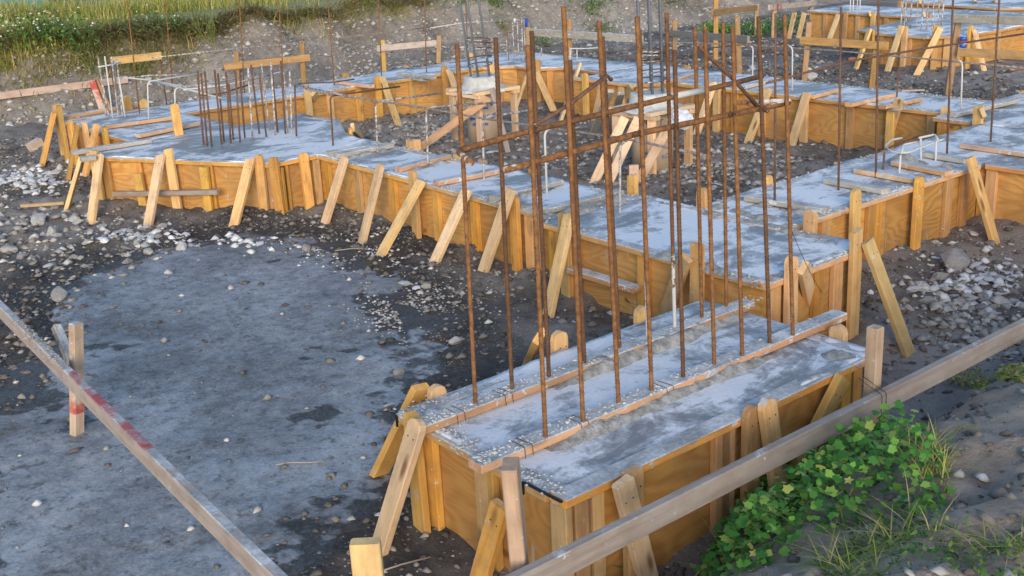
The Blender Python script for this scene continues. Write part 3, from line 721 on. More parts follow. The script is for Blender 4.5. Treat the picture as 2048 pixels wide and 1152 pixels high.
# --- rear strip
for p in ((613, 171), (755, 152), (888, 131)): b3.stake(1, *p)
for px, py in ((662, 190), (719, 180), (826, 165), (944, 148)): b3.stud(1, px, py)
for t, bt in (((627, 186), (641, 236)), ((764, 155), (797, 250)), ((898, 142), (932, 235)), ((980, 126), (1003, 205))): b3.brace(1, t, bt)
for p in ((690, 145), (812, 131), (940, 106), (1030, 100)): b3.stake(3, *p)
for a, b in (((672, 160), (743, 170)), ((797, 144), (868, 153))): b3.tie(a, b)
# --- rear corner
p6.brace(2, (1053, 150), (1030, 220), off=.05); p6.stake(3, 1074, 120); p6.brace(3, (1073, 145), (1108, 222)); p6.brace(4, (1160, 127), (1120, 245), rnd=True)
p6.stake(4, 1148, 150, rnd=False); p6.stud_at(1, .2); p6.stud_at(2, .3); p6.stud_at(4, .35); p6.stud_at(3, .15)
p6.stake(7, 1128, 103) if False else None
# --- strip across the middle right
for p in ((1434, 166), (1783, 205), (1892, 212), (1610, 186)): b4.stake(2, *p)
for t, bt in (((1427, 166), (1391, 275)), ((1537, 178), (1494, 290)), ((1615, 184), (1583, 290)), ((1799, 198), (1770, 295))): b4.brace(2, t, bt)
for px, py in ((1384, 172), (1466, 180), (1603, 195), (1698, 205), (1520, 190), (1860, 228)): b4.stud(2, px, py)
b4.stud_at(0, .15); b4.stud_at(0, .8); b4.stake(0, 1170, 146); b4.brace(0, (1205, 165), (1190, 240), off=.05); b4.brace(0, (1262, 172), (1250, 235), off=.05)
for a, b in (((1475, 174), (1528, 160)), ((1334, 161), (1388, 143)), ((1621, 190), (1672, 176)), ((1697, 206), (1783, 186)), ((1765, 210), (1839, 194))): b4.tie(a, b)
b4.stake(4, 1800, 182); b4.stake(4, 1375, 130)
# --- strip on the right
for p in ((1712, 378), (1839, 353)): b2.stake(1, *p)
b2.brace(1, (1941, 316), (1990, 487))
for px, py in ((1660, 425), (1752, 400), (1765, 398), (1908, 348), (1940, 340)): b2.stud(1, px, py)
for p in ((1535, 350), (1678, 325)): b2.stake(3, *p)
for a, b in (((1494, 389), (1654, 415)), ((1654, 355), (1773, 377)), ((1714, 335), (1834, 356)), ((1789, 320), (1900, 342)), ((1851, 303), (1935, 317))): b2.tie(a, b)
p8.stud_at(1, .05); p8.stud_at(1, 1.2); p8.tie((1925, 285), (2060, 304)); p8.stake(4, 1940, 258)
p7.stake(0, 1958, 212); p7.brace(0, (1966, 225), (1946, 275)); p7.stud_at(0, .1); p7.stud_at(0, .35); p7.tie((1905, 226), (2030, 197)); p7.stake(4, 2045, 183)
# --- distant forms
for t, bt in (((1589, 26), (1577, 80)), ((1609, 25), (1596, 79)), ((1677, 29), (1657, 83))): p9.brace(0, t, bt)
p9.brace(0, (1740, 27), (1729, 62)); p9.brace(0, (1849, 29), (1838, 60))
for px, py in ((1648, 30), (1713, 34), (1770, 36), (1860, 40), (1900, 40), (1960, 45), (2020, 48)): p9.stud(0, px, py)
for p in ((1692, 24), (1747, 26), (1858, 26), (1935, 30), (2035, 38)): p9.stake(0, *p)
for t, bt in (((1740, 58), (1712, 137)),): p10.brace(0, t, bt)
for t, bt in (((1804, 50), (1775, 142)), ((1881, 56), (1833, 150))): p10.brace(1 if t[0] < 1850 else 2, t, bt)
p10.brace(3, (1949, 60), (1969, 143)); p10.stake(0, 1745, 58); p10.stake(1, 1811, 52); p10.stake(2, 1873, 50); p10.stake(3, 1942, 50)
p10.stud_at(0, .1); p10.stud_at(1, .1); p10.stud_at(1, .6); p10.stud_at(2, .3); p10.stud_at(3, .9)
for t in (.3, 1.0, 1.7): p11.stud_at(0, t)
for t in (.4, 1.4, 2.4, 3.4): p11.stud_at(2, t)
p11.brace(0, (1840, 2), (1825, 30)); p11.brace(2, (1950, -2), (1958, 20)); p11.brace(2, (1985, -4), (2000, 22)); p11.stake(2, 1880, 2); p11.stake(0, 1800, 2)

edge_ridges()
# ------------------------------------------------------------------ big rebar cage of the nearest footing
XR, XF = xb1-.03, xb2+.01                         # planes of the rear and the front row
front = [((1092, 893), (1055, 90)), ((1167, 861), (1127, 13)), ((1238, 824), (1198, 42)), ((1304, 799), (1274, 33)), ((1367, 772), (1349, 100)), ((1429, 746), (1410, 53)), ((1485, 728), (1465, 52)), ((1540, 704), (1517, 33)), ((1586, 687), (1569, 29))]
rear = [((952, 825), (914, 88)), ((1025, 795), (991, 75)), ((1099, 770), (1063, 62)), ((1170, 742), (1140, 120)), ((1240, 712), (1205, 73)), ((1296, 687), (1279, 60)), ((1350, 669), (1333, 26)), ((1404, 651), (1390, 54)), ((1453, 628), (1446, 46))]
cage = thing('rebar_cage', (-3.4, 3.4, T), 'tall rusty rebar cage rising from the nearest footing', 'rebar cage')
def cagebar(b, t, white=False):
    B = W(*b, T+.0); Tp = over(B, *t); d = (Tp-B); B2 = B-d*.06
    tube('upright_bar', cage, [B2, Tp], .0097, 'rustlow' if white else random.choice(('rust', 'rust', 'rustb')), 8, ribs=True)
    return B, Tp
FB = [cagebar(*q) for q in front]; RB = [cagebar(*q, white=(i in (5, 6))) for i, q in enumerate(rear)]
def fit(rows):
    P = np.array([q[0][:2] for q in rows]); return P.mean(0), np.linalg.svd(P-P.mean(0))[2][0]
def plane_pts(rows, pxs, off=0.):
    c, d = fit(rows); n = np.array([d[1], -d[0]]); n = n if n[0] > 0 else -n
    # bars lean a little: plane through the bars at about the height of the tie bars
    up_c = np.mean([q[0][:2]+(q[1][:2]-q[0][:2])*.75 for q in rows], 0)
    return [WP(x, y, up_c+n*off, n) for x, y in pxs]
pr = plane_pts(RB, [(915, 302), (1058, 262), (1199, 229), (1332, 197), (1410, 180), (1525, 152)], .03)
tube('cross_bar', cage, bend([pr[0]+np.array([.22, -.1, .0]), pr[0]]+[pr[i] for i in (1, 2, 3, 4, 5)], .04), .0125, 'rust', 10)
seg = plane_pts(RB, [(1345, 193), (1410, 180)], .035); tube('cement_sleeve', cage, seg, .0145, 'whitecem', 10)
pf = plane_pts(FB, [(1008, 341), (1150, 302), (1272, 268), (1350, 252), (1525, 216), (1578, 205)], -.03)
tube('cross_bar', cage, pf, .0125, 'rust', 10)
h = plane_pts(FB, [(1578, 205), (1490, 208)], -.03); tube('cross_bar', cage, bend([pf[-2], pf[-1]+np.array([0, .02, .008]), h[1]+np.array([-.05, 0, .0])], .03), .0105, 'rust', 8)
h = plane_pts(FB, [(1535, 222), (1497, 207)], -.05); tube('cross_bar', cage, h, .010, 'rust', 8)
dg = plane_pts(FB, [(1068, 252), (1140, 208), (1214, 151), (1223, 160)], .0); dg2 = [dg[0]+np.array([-.4, 0, 0])*.0, dg[1], dg[2], dg[3]]
tube('diagonal_bar', cage, dg2, .0085, 'rustd', 8)
dg = plane_pts(FB, [(1391, 82), (1406, 102), (1465, 157), (1524, 222)], -.03); tube('diagonal_bar', cage, dg, .0085, 'rustd', 8)
for q in ((1524, 219), (1066, 262), (1274, 268), (1350, 253), (1465, 228)):      # wire ties
    c = plane_pts(FB, [q], 0)[0]
    tube('tie_wire', cage, [c+np.array([.016*math.cos(a), .016*math.sin(a), .012*math.sin(a*1.5)]) for a in np.linspace(0, 7, 14)], .002, 'wire', 4)
wv = [W(1563, 330, .9)] 
c0 = FB[7][0]+np.array([.0, .1, .62]); c1 = W(1700, 580, .1)
tube('loose_wire', cage, [V3(c0).lerp(V3(over(c1, 1668, 615)), t)+Vector((0, 0, -.05*math.sin(t*3.14))) for t in np.linspace(0, 1, 9)], .0016, 'wire', 5)

# ------------------------------------------------------------------ single dowels
ORD = ['first', 'second', 'third', 'fourth', 'fifth', 'sixth', 'seventh', 'eighth', 'ninth', 'tenth', 'eleventh', 'twelfth', 'thirteenth', 'fourteenth', 'fifteenth', 'sixteenth', 'seventeenth', 'eighteenth', 'nineteenth', 'twentieth']
def dowel(base, pts, mat, label, group, r=.0085, z=T, name='rebar_dowel'):
    """base pixel on the concrete, then pixels up the bar: dz pixels follow the vertical through the base; ('y', px, py) stay in the plane y of the base"""
    B = W(*base, z); P = [B-np.array([0, 0, .15])]; last = B
    for q in pts:
        if q[0] == 'y': last = WP(q[1], q[2], last[:2], (0, 1))
        elif q[0] == 'x': last = WP(q[1], q[2], last[:2], (1, 0))
        else: last = over(B, *q)
        P.append(last)
    return tube(name, None, bend(P, .05) if len(P) > 2 else P, r, mat, 7, label=label, cat='rebar', group=group)
g = 'hooked dowels along the left strip'
dd = [((665, 290), [(660, 192), ('x', 800, 173)], 'rustd'), ((754, 309), [(751, 203), ('x', 884, 186)], 'rustcem'), ((855, 332), [(852, 221), ('x', 865, 214), ('x', 995, 205)], 'rustcem'),
      ((967, 356), [(965, 239), ('x', 975, 234), ('x', 1085, 216)], 'rustcem'), ((1094, 388), [(1089, 262), ('x', 1110, 254)], 'whitecem'), ((1239, 424), [(1240, 290), ('x', 1255, 280)], 'rustcem')]
for i, (b, p, m) in enumerate(dd): dowel(b, p, m, f'{ORD[i]} hooked dowel from the left on the long left strip footing', g, .009)
yb = 5.38
hb = [WP(x, y, (0, yb), (0, 1)) for x, y in ((590, 170), (700, 193), (850, 216), (967, 237), (1242, 276), (1288, 285), (1421, 313))]
tube('lengthwise_rebar', None, hb, .009, 'rustcem', 8, label='long rust and cement coloured bar lying over the hooked dowels', cat='rebar')
g = 'tall thin dowels on the rear strip'
dd = [((278, 226), (254, 0)), ((342, 160), (331, 0)), ((487, 178), (478, -10)), ((567, 178), (557, -10)), ((668, 170), (655, -10)), ((762, 152), (757, -10)), ((852, 144), (849, -10)), ((936, 133), (931, -10)), ((1017, 120), (1013, 50))]
for i, (b, t) in enumerate(dd): dowel(b, [t], 'rust', f'{ORD[i]} tall thin rusty dowel from the left along the rear strip footing', g, .0075)
g = 'tall dowels on the right strip footing'
dd = [((1550, 412), (1551, 27)), ((1678, 378), (1682, 14)), ((1753, 355), (1757, 0)), ((1895, 313), (1906, 0)), ((1982, 283), (1999, -5))]
for i, (b, t) in enumerate(dd): dowel(b, [t], 'rustd', f'{ORD[i]} tall rusty dowel from the left on the right strip footing', g, .0085)
g = 'short pale dowels on the middle right strip'
dd = [((1323, 147), (1323, 78)), ((1396, 160), (1391, 80)), ((1505, 158), [(1506, 93), ('y', 1492, 88)]), ((1585, 180), [(1585, 95), ('y', 1575, 90)]), ((1793, 195), [(1799, 116)]), ((1923, 218), [(1925, 124), ('y', 1915, 120)])]
for i, (b, t) in enumerate(dd): dowel(b, t if isinstance(t, list) else [t], 'whitecem' if i != 4 else 'rustd', f'{ORD[i]} short pale dowel from the left on the middle right strip', g, .0085)
hb = [WP(x, y, (0, 10.35), (0, 1)) for x, y in ((1200, 90), (1325, 84), (1500, 90), (1583, 96), (1667, 101), (1800, 113), (1896, 122), (2060, 137))]
tube('lengthwise_rebar', None, hb, .009, 'rustcem', 8, label='long pale bar carried over the middle right strip footing', cat='rebar')
hb = [WP(x, y, (-5.0, 0), (1, 0)) for x, y in ((1533, 166), (1700, 122), (1850, 97), (2060, 66))]
tube('lengthwise_rebar', None, hb, .0085, 'rustd', 8, label='thin rusty bar slanting across the right strip dowels', cat='rebar')
for a, b, lab in (((1428, 95), (1500, 88), 'short red bar end between the tall bars'), ((1522, 103), (1575, 92), 'second short red bar end lying on the pale bar'), ((2003, 146), (2055, 138), 'short reddish bar at the right edge')):
    P = [WP(*q, (0, 10.2), (0, 1)) for q in (a, b)]; tube('rebar_offcut', None, P, .007, 'rust', 6, label=lab, cat='rebar')
tube('lengthwise_rebar', None, [WP(x, y, (-12.85, 0), (1, 0)) for x, y in ((300, 116), (480, 96), (600, 86), (760, 66), (860, 54))], .007, 'rustcem', 6, label='thin bar wired across the tall rear dowels', cat='rebar')
tube('lengthwise_rebar', None, [WP(x, y, (-12.85, 0), (1, 0)) for x, y in ((860, 56), (930, 45), (992, 42))], .007, 'whitecem', 6, label='pale bar end behind the blue grey column bars', cat='rebar')

# short bar cage on the angled pad
c3 = thing('rebar_cage', (*W(480, 275)[:2], T), 'dense cage of short rusty bars on the angled left pad', 'rebar cage')
zb = [(975, 690, 948, 340), (993, 695, 965, 352), (1015, 700, 983, 343), (1062, 690, 1030, 336), (1073, 675, 1046, 352), (1105, 685, 1085, 345), (1118, 665, 1098, 400), (1150, 680, 1130, 340), (1173, 658, 1150, 330), (1210, 665, 1190, 320), (1245, 640, 1205, 312), (1278, 655, 1245, 350), (1297, 637, 1255, 305), (1320, 645, 1300, 297), (1332, 632, 1305, 330), (1368, 640, 1348, 292), (1382, 635, 1360, 330), (1398, 638, 1390, 335), (1420, 652, 1415, 410)]
for i, (a, b, c, d) in enumerate(zb):
    B = W(a/2.4, b/2.4); tube('upright_bar', c3, [B-np.array([0, 0, .1]), over(B, c/2.4, d/2.4)], .0095, 'rustcem' if i in (9, 12, 13, 16, 17) else 'rustd', 7)
def z1(pts, z): return [W(x/2.4, y/2.4, z) for x, y in pts]
tube('cross_bar', c3, bend(z1([(880, 432), (1100, 405), (1350, 345), (1390, 330)], T+.42)), .008, 'whitecem', 7)
tube('cross_bar', c3, bend(z1([(870, 415), (1050, 408), (1200, 385), (1360, 340)], T+.42)), .008, 'rustcem', 7)
tube('cross_bar', c3, z1([(740, 392), (880, 425), (1060, 470)], T+.42), .008, 'whitecem', 7)
tube('cross_bar', c3, z1([(960, 460), (1060, 450), (1200, 405)], T+.40), .008, 'rustd', 7)
tube('cross_bar', c3, bend(z1([(1418, 415), (1440, 400), (1600, 395), (1700, 380)], T+.42)), .008, 'rustd', 7)
tube('cross_bar', c3, bend(z1([(1350, 402), (1410, 412), (1580, 455), (1700, 470)], T+.42)), .008, 'rustcem', 7)
# bent bar cluster on the far left strip
c6 = thing('rebar_cage', (*W(230, 230)[:2], T), 'cluster of pale hooked bars on the far left strip footing', 'rebar cage')
for i, (a, b, c, d) in enumerate([(510, 556, 470, 272), (525, 562, 478, 325), (540, 562, 503, 270), (565, 553, 535, 272), (575, 548, 545, 290), (600, 555, 572, 380), (585, 553, 560, 275)]):
    B = W(a/2.4, b/2.4); tube('upright_bar', c6, [B-np.array([0, 0, .1]), over(B, c/2.4, d/2.4)], .009, 'whitecem' if i in (2, 5) else 'rustcem', 7)
tube('cross_bar', c6, z1([(470, 322), (530, 312), (580, 300)], T+.6), .009, 'whitecem', 7)
B = W(715/2.4, 590/2.4); tube('hooked_bar', c6, bend([B, over(B, 708/2.4, 392/2.4), over(B, 708/2.4, 392/2.4)+np.array([-.1, .7, .0])], .05), .009, 'whitecem', 7)
B = W(845/2.4, 612/2.4); tube('hooked_bar', c6, bend([B, over(B, 838/2.4, 425/2.4), over(B, 838/2.4, 425/2.4)+np.array([-.1, .8, .0])], .05), .009, 'whitecem', 7)
tube('cross_bar', c6, bend([over(W(600/2.4, 555/2.4), 572/2.4, 380/2.4)]+z1([(585, 372), (700, 382), (860, 412), (960, 445)], T+.40), .03), .009, 'whitecem', 7)
tube('cross_bar', c6, z1([(575, 378), (720, 362), (860, 358)], T+.40), .009, 'rustcem', 7)
# staples on the right strip
st = thing('rebar_staple', (*W(1840, 330)[:2], T), 'pair of bent pale rebar chairs on the right strip footing', 'rebar')
def s3(pts, z): return [W(1648+x/5.12, 230+y/5.12, z) for x, y in pts]
legs = [(600, 550, 620, 380), (768, 590, 785, 410), (1000, 440, 990, 240), (1145, 460, 1150, 260)]
for i, (a, b, c, d) in enumerate(legs):
    B = W(1648+a/5.12, 230+b/5.12); tube('chair_leg', st, [B-np.array([0, 0, .08]), over(B, 1648+c/5.12, 230+d/5.12)], .0085, 'rustd' if i == 0 else 'whitecem', 7)
zt = float(over(W(1648+768/5.12, 230+590/5.12), 1648+785/5.12, 230+410/5.12)[2])
tube('chair_rail', st, bend(s3([(800, 235), (690, 255), (625, 320), (680, 375), (850, 390), (1170, 265), (1250, 240)], zt), .05), .0085, 'whitecem', 7)
tube('chair_rail', st, bend(s3([(955, 275), (810, 305), (795, 390)], zt+.04), .04), .0085, 'whitecem', 7)
tube('chair_rail', st, bend(s3([(970, 235), (1135, 200), (1165, 250)], zt+.02), .03), .0085, 'whitecem', 7)
tube('chair_rail', st, bend(s3([(580, 380), (720, 310), (980, 215)], zt), .03), .0075, 'rustd', 7)
# rear corner dowels and far bars
g = 'upright bars on the rear corner footing'
for i, (b, t) in enumerate((((1016, 120), (1013, 78)), ((1029, 119), (1025, 40)), ((1038, 119), (1034, 36)), ((1046, 119), (1043, 34)), ((1051, 116), (1048, 40)), ((1082, 135), (1083, 95)))):
    dowel(b, [t], 'rustcem', f'{ORD[i]} short bar from the left on the rear corner footing', g, .008)
cp = tube('bar_cap', None, [over(W(1051, 116), 1052.5, 54), over(W(1051, 116), 1053, 37)], .02, 'plastic', 8, label='blue cap sleeved on a bar at the rear corner footing', cat='cap')
cp = tube('bar_cap', None, [over(W(1029, 119), 1029, 44), over(W(1029, 119), 1029, 37)], .014, 'canwhite', 8, label='white cap on a bar at the rear corner footing', cat='cap')
sb = thing('rebar_staple', (*W(1145, 125)[:2], T), 'small white bent bar bracket on the rear corner footing', 'rebar')
for b, t in (((1139, 124), (1143, 97)), ((1154, 122), (1154, 98)), ((1140, 126), (1140, 98))):
    B = W(*b); tube('bracket_leg', sb, [B, over(B, *t)], .008, 'whitecem', 6)
B = over(W(1140, 126), 1140, 97); tube('bracket_top', sb, [B, over(W(1154, 122), 1170, 97), over(W(1154, 122), 1200, 95)], .009, 'whitecem', 6)
g = 'upright bars of the distant pad'
for i, (b, t) in enumerate(zip([(1800, 55), (1808, 54), (1820, 54), (1832, 57), (1843, 58), (1853, 59), (1864, 60), (1876, 48), (1882, 52), (1813, 50), (1803, 48)], [(1806, 0), (1812, 0), (1824, 0), (1836, 0), (1846, 0), (1857, 0), (1868, 0), (1879, 0), (1888, 0), (1812, -10), (1807, -10)])):
    dowel(b, [t], 'rustcem', f'{ORD[i]} thin upright bar from the left on the distant faceted pad', g, .010)
g = 'upright bars on the distant long form'
for i, (b, t) in enumerate((((1700, 22), (1702, -20)), ((1706, 20), (1708, -20)), ((1714, 19), (1716, -20)), ((1720, 20), (1721, -20)))):
    dowel(b, [t], 'whitecem', f'{ORD[i]} pale upright bar from the left on the distant long form', g, .010)

# ------------------------------------------------------------------ interior piers
def lathe(prof, seg=28):
    bm = bmesh.new(); rings = []
    for r, z in prof: rings.append([bm.verts.new((r*math.cos(2*math.pi*i/seg), r*math.sin(2*math.pi*i/seg), z)) for i in range(seg)])
    for A, B in zip(rings, rings[1:]):
        for i in range(seg): bm.faces.new((A[i], A[(i+1) % seg], B[(i+1) % seg], B[i]))
    bm.faces.new(rings[0][::-1]); bm.faces.new(rings[-1]); return bm
def ptext(txt, size, ink, parent, c, r, ang, z, rot=0.):
    cu = bpy.data.curves.new('print', 'FONT'); cu.body = txt; cu.size = size; cu.align_x = 'CENTER'; cu.align_y = 'CENTER'
    to = bpy.data.objects.new('tmp', cu); COL.objects.link(to); dg_ = bpy.context.evaluated_depsgraph_get()
    me = bpy.data.meshes.new_from_object(to.evaluated_get(dg_)); bpy.data.objects.remove(to)
    if rot:
        for v in me.vertices:
            x, y = v.co.x, v.co.y; v.co.x = x*math.cos(rot)-y*math.sin(rot); v.co.y = x*math.sin(rot)+y*math.cos(rot)
    for v in me.vertices:                        # wrap the print round the tube
        a = ang+v.co.x/r; v.co = Vector((c[0]+(r+.003)*math.cos(a), c[1]+(r+.003)*math.sin(a), z+v.co.y))
    me.materials.clear(); return part('printed_lettering', me, parent, None, ink)
def pblock(w, h, ink, parent, c, r, ang, z, sl=0.):
    v = []; n = 6
    for i in range(n+1):
        x = -w/2+w*i/n; a = ang+x/r
        for y in (-h/2, h/2): v.append((c[0]+(r+.003)*math.cos(a), c[1]+(r+.003)*math.sin(a), z+y+sl*x))
    part('printed_mark', mesh_np('printed_mark', v, [(2*i, 2*i+2, 2*i+3, 2*i+1) for i in range(n)], ink), parent)
def pier(c, zt, label, braces, extra=None):
    e = thing('column_pier', (c[0], c[1], 0), label, 'column pier'); r = .205
    part('cardboard_tube', from_bm('cardboard_tube', lathe([(r, -.05), (r, zt-.16)]), 'card', True), e, Matrix.Translation((c[0], c[1], 0)))
    cap = lathe([(.31, zt-.125), (.29, zt-.10), (.24, zt-.085), (.215, zt-.07), (.205, zt+.03), (.19, zt+.04), (.0, zt+.04)][:-1])
    for v in cap.verts: v.co.x *= 1+.08*math.sin(v.co.y*30); v.co.z += .006*math.sin(v.co.x*40+v.co.y*31)
    part('concrete_cap', from_bm('concrete_cap', cap, 'cap'), e, Matrix.Translation((c[0], c[1], 0)))
    for s in (-1, 1):                            # collar of flat boards and four uprights
        board('collar_board', e, (c[0]-.31, c[1]+s*.25, zt-.15), (c[0]+.31, c[1]+s*.25, zt-.15), (0, 1, 0), .089, .038, 'pink')
        board('collar_board', e, (c[0]+s*.25, c[1]-.31, zt-.111), (c[0]+s*.25, c[1]+.31, zt-.111), (1, 0, 0), .089, .038, 'pink')
        for q in (-1, 1): board('upright', e, (c[0]+s*.24, c[1]+q*.255, -.1), (c[0]+s*.24, c[1]+q*.255, zt-.172), (1, 0, 0), .089, .038, 'pink')
    for t, bt, z0 in braces:
        A = W(*t, z0) if z0 > .2 else W(*t, .5); B = W(*bt, 0); u = V3(A-B).normalized(); nn = V3(CO-A).normalized(); wd = u.cross(nn)
        board('brace', e, V3(B)-u*.03, A, wd, .089, .038, 'pink', jag=.02)
    return e
pc1 = W(968, 285, 0)[:2]; pc1 = (pc1[0]-.1, pc1[1]+.1)
e1 = pier(pc1, .70, 'left cardboard column pier with blue print and long pale brace', [((978, 196), (838, 297), .56)])
a1 = math.atan2(-pc1[1], -pc1[0])
ptext('RE', .075, 'blueink', e1, pc1, .205, a1+.12, .30, -.0); pblock(.07, .055, 'blueink', e1, pc1, .205, a1+.58, .31, .6); pblock(.11, .045, 'blueink', e1, pc1, .205, a1-.62, .29, .25); pblock(.08, .03, 'blueink', e1, pc1, .205, a1-.52, .22, .2); pblock(.04, .03, 'blueink', e1, pc1, .205, a1+.1, .22)
pblock(.07, .06, 'blueink', e1, pc1, .205, a1+.55, .46, .3); pblock(.06, .02, 'blueink', e1, pc1, .205, a1+.1, .44); pblock(.06, .02, 'blueink', e1, pc1, .205, a1+.1, .40)
B0 = W(835, 300, 0); board('stake', e1, (B0[0], B0[1], -.1), (B0[0], B0[1], .12), (.6, .8, 0), .089, .038, 'pink')
board('leaning_board', e1, W(1016, 305, 0), W(984, 176, .68), (.6, .8, 0), .06, .038, 'grey', label='grey board leaning against the pier')
pc2 = W(1303, 345, 0)[:2]; pc2 = (pc2[0]-.1, pc2[1]+.12)
e2 = pier(pc2, .72, 'right cardboard column pier held by three pale braces', [((1248, 238), (1185, 372), .58), ((1276, 238), (1213, 374), .55), ((1340, 248), (1272, 372), .5)])
a2 = math.atan2(-pc2[1], -pc2[0])
ptext('R I T', .085, 'blackink', e2, pc2, .205, a2+.12, .50, -.1); ptext('ROS', .065, 'blueink', e2, pc2, .205, a2+.72, .16, .15); pblock(.1, .02, 'blueink', e2, pc2, .205, a2-.2, .2); pblock(.1, .018, 'blackink', e2, pc2, .205, a2+.3, .32)
B0 = W(1268, 372, 0); board('stake', e2, (B0[0], B0[1], -.1), (B0[0], B0[1], .2), (.6, .8, 0), .089, .038, 'pink')
for a, b in (((1182, 275), (1221, 182)), ((1214, 275), (1242, 187))):
    board('leaning_board', e2, W(*a, 0), W(*b, .66), (.6, .8, 0), .075, .038, 'cement_wood', label='cement-grey board leaning beside the pier')
def column_bars(c, z0, h, label, n=6, rr=.12, tilt=(0, 0)):
    e = thing('column_rebar', (c[0], c[1], z0), label, 'rebar cage')
    for i in range(n):
        a = i*2*math.pi/n+.3; p = (c[0]+rr*math.cos(a), c[1]+rr*math.sin(a))
        tube('upright_bar', e, [(*p, z0-.05), (p[0]+tilt[0], p[1]+tilt[1], z0+h)], .013, 'steel', 7)
    for k, z in enumerate((.16, .24, .28, .34, .38)):
        z += z0+.06*(k > 1)
        tube('hoop', e, [(c[0]+(rr+.018)*math.cos(a)+tilt[0]*z*.2, c[1]+(rr+.018)*math.sin(a), z+.01*math.sin(a+k)) for a in np.linspace(0, 6.5, 22)], .0065, 'rustd', 6)
column_bars(pc1, .70, 1.7, 'blue grey column bars with hoops above the left pier', 5, .115, (-.10, -.12)); column_bars(pc2, .72, 1.8, 'blue grey column bars with hoops above the right pier', 6, .12, (-.03, -.03))

# ------------------------------------------------------------------ batter boards
bb = thing('batter_board', (-2.45, 3., 0), 'weathered grey board wired to two posts across the lower right', 'batter board')
board('rail_board', bb, (-2.41, 1.55, .548), (-2.42, 6.6, .552), (0, 0, 1), .089, .038, 'grey')
board('post', bb, (-2.50, 1.99, -.1), (-2.515, 1.955, .90), (.72, -.69, 0), .099, .05, 'post')
board('post', bb, (-2.50, 3.87, -.1), (-2.505, 3.875, .83), (1, 0, 0), .055, .05, 'post')
for k in (0, .03): tube('tie_wire', bb, bend([(-2.53, 3.84-k, .615), (-2.45, 3.82-k, .60), (-2.388, 3.80-k, .596), (-2.388, 3.80-k, .50), (-2.45, 3.82, .49)], .012, 2), .0014, 'wire', 5)
bl = thing('batter_board', (-4.6, 1.45, 0), 'grey board splashed with red paint crossing the lower left', 'batter board')
pa = W(-60, 548, .42); pb_ = W(640, 1228, .57); board('rail_board', bl, V3(pb_)+Vector((0, 0, -.045)), V3(pa)+Vector((0, 0, -.045)), (0, 0, 1), .089, .042, 'greyred')
q = W(142, 862, .05); tq = over(q, 152, 646); board('post', bl, (q[0], q[1], -.15), tq, (.35, -.9, 0), .062, .045, 'postred')
t2 = over(W(155, 780, .05), 112, 652); board('post', bl, W(158, 760, .2), t2, (.35, -.9, 0), .05, .04, 'cement_wood')
dv = V3(pa)-V3(pb_); L_ = dv.length; pts = []
for _ in range(420):
    t = random.gauss(.645, .05); q = V3(pb_)+dv*t; pts.append((q.x, q.y+random.uniform(-.02, .02), q.z+random.uniform(-.045, .004)+(.005 if random.random() < .6 else 0)))
crumbs(bl, pts, .004, .014, 'rough')
cs = thing('corner_stake', (-2.63, 1.47, 0), 'short pale stake at the bottom edge left of the form', 'stake')
tq = W(730, 1082, .80); board('stake_shaft', cs, (tq[0], tq[1], -.1), tq, (.62, .78, 0), .089, .04, 'brace'); cs.location = (tq[0], tq[1], 0)
for o in cs.children: o.matrix_local = Matrix.Translation(-cs.location) @ frame((tq[0], tq[1], -.1), (0, 0, 1), (.62, .78, 0))
def batter(label, posts, rails, mat='old', z0=0.):
    """posts: (px top, px bottom); rails: (px a, px b, index of the post plane) all standing on the ground"""
    base = [W(*b, z0) for _, b in posts]; e = thing('batter_board', (*base[0][:2], z0), label, 'batter board')
    for (t, b), B in zip(posts, base): board('post', e, (B[0], B[1], z0-.1), over(B, *t), (.62, .78, 0), .075, .05, mat)
    d = (base[-1]-base[0])[:2] if len(base) > 1 else np.array([.1, 1.]); n = np.array([d[1], -d[0]])/np.hypot(*d)
    if n @ (CO[:2]-base[0][:2]) < 0: n = -n
    for a, b, *m in rails:
        A, B = WP(*a, base[0][:2]+n*.05, n), WP(*b, base[0][:2]+n*.05, n); board('rail_board', e, A, B, (0, 0, 1), .10, .038, m[0] if m else mat)
    return e
batter('brown board on two stakes behind the left bar cage', [((473, 103), (475, 187)), ((604, 82), (608, 180))], [((449, 134), (621, 115))])
batter('orange board end behind the far left bars', [((322, 140), (322, 195))], [((222, 121), (321, 110), 'stake')]) if False else None
e = thing('batter_board', (*W(270, 190, 0)[:2], 0), 'short orange board on a bar behind the far left strip', 'batter board')
A, B = WP(222, 122, (-13.6, 0), (1, 0)), WP(322, 111, (-13.6, 0), (1, 0)); board('rail_board', e, A, B, (0, 0, 1), .09, .038, 'stake')
for q in (A, B): tube('post', e, [(q[0]-.04, q[1], -.1), (q[0]-.04, q[1], q[2]+.03)], .009, 'rustd', 6)
batter('pale brown board between two round topped stakes before the bank', [((766, 80), (769, 150)), ((878, 71), (876, 134))], [((755, 97), (872, 86), 'pale')])
batter('board on thick stakes above the right green weeds', [((1432, -10), (1431, 118)), ((1514, 8), (1512, 70))], [((1424, 25), (1513, 15))])
batter('thin board sprayed with red paint at the top right', [((1549, 8), (1546, 72)), ((1624, -10), (1622, 40))], [((1538, 15), (1632, 6), 'palered')])
batter('long grey board and stakes beyond the tall cage', [((1474, 32), (1480, 160)), ((1350, 40), (1349, 120))], [((1336, 66), (1497, 79), 'grey')])
batter('brown board nailed to two leaning stakes before the distant pad', [((1618, 45), (1606, 172)), ((1752, 86), (1741, 184))], [((1601, 81), (1776, 92))])
bd = batter('ochre boards on a leaning post below the distant forms', [((1917, 42), (1893, 195)), ((2070, 50), (2070, 215))], [((1908, 37), (2060, 42), 'cement_wood'), ((1918, 104), (2060, 112))])
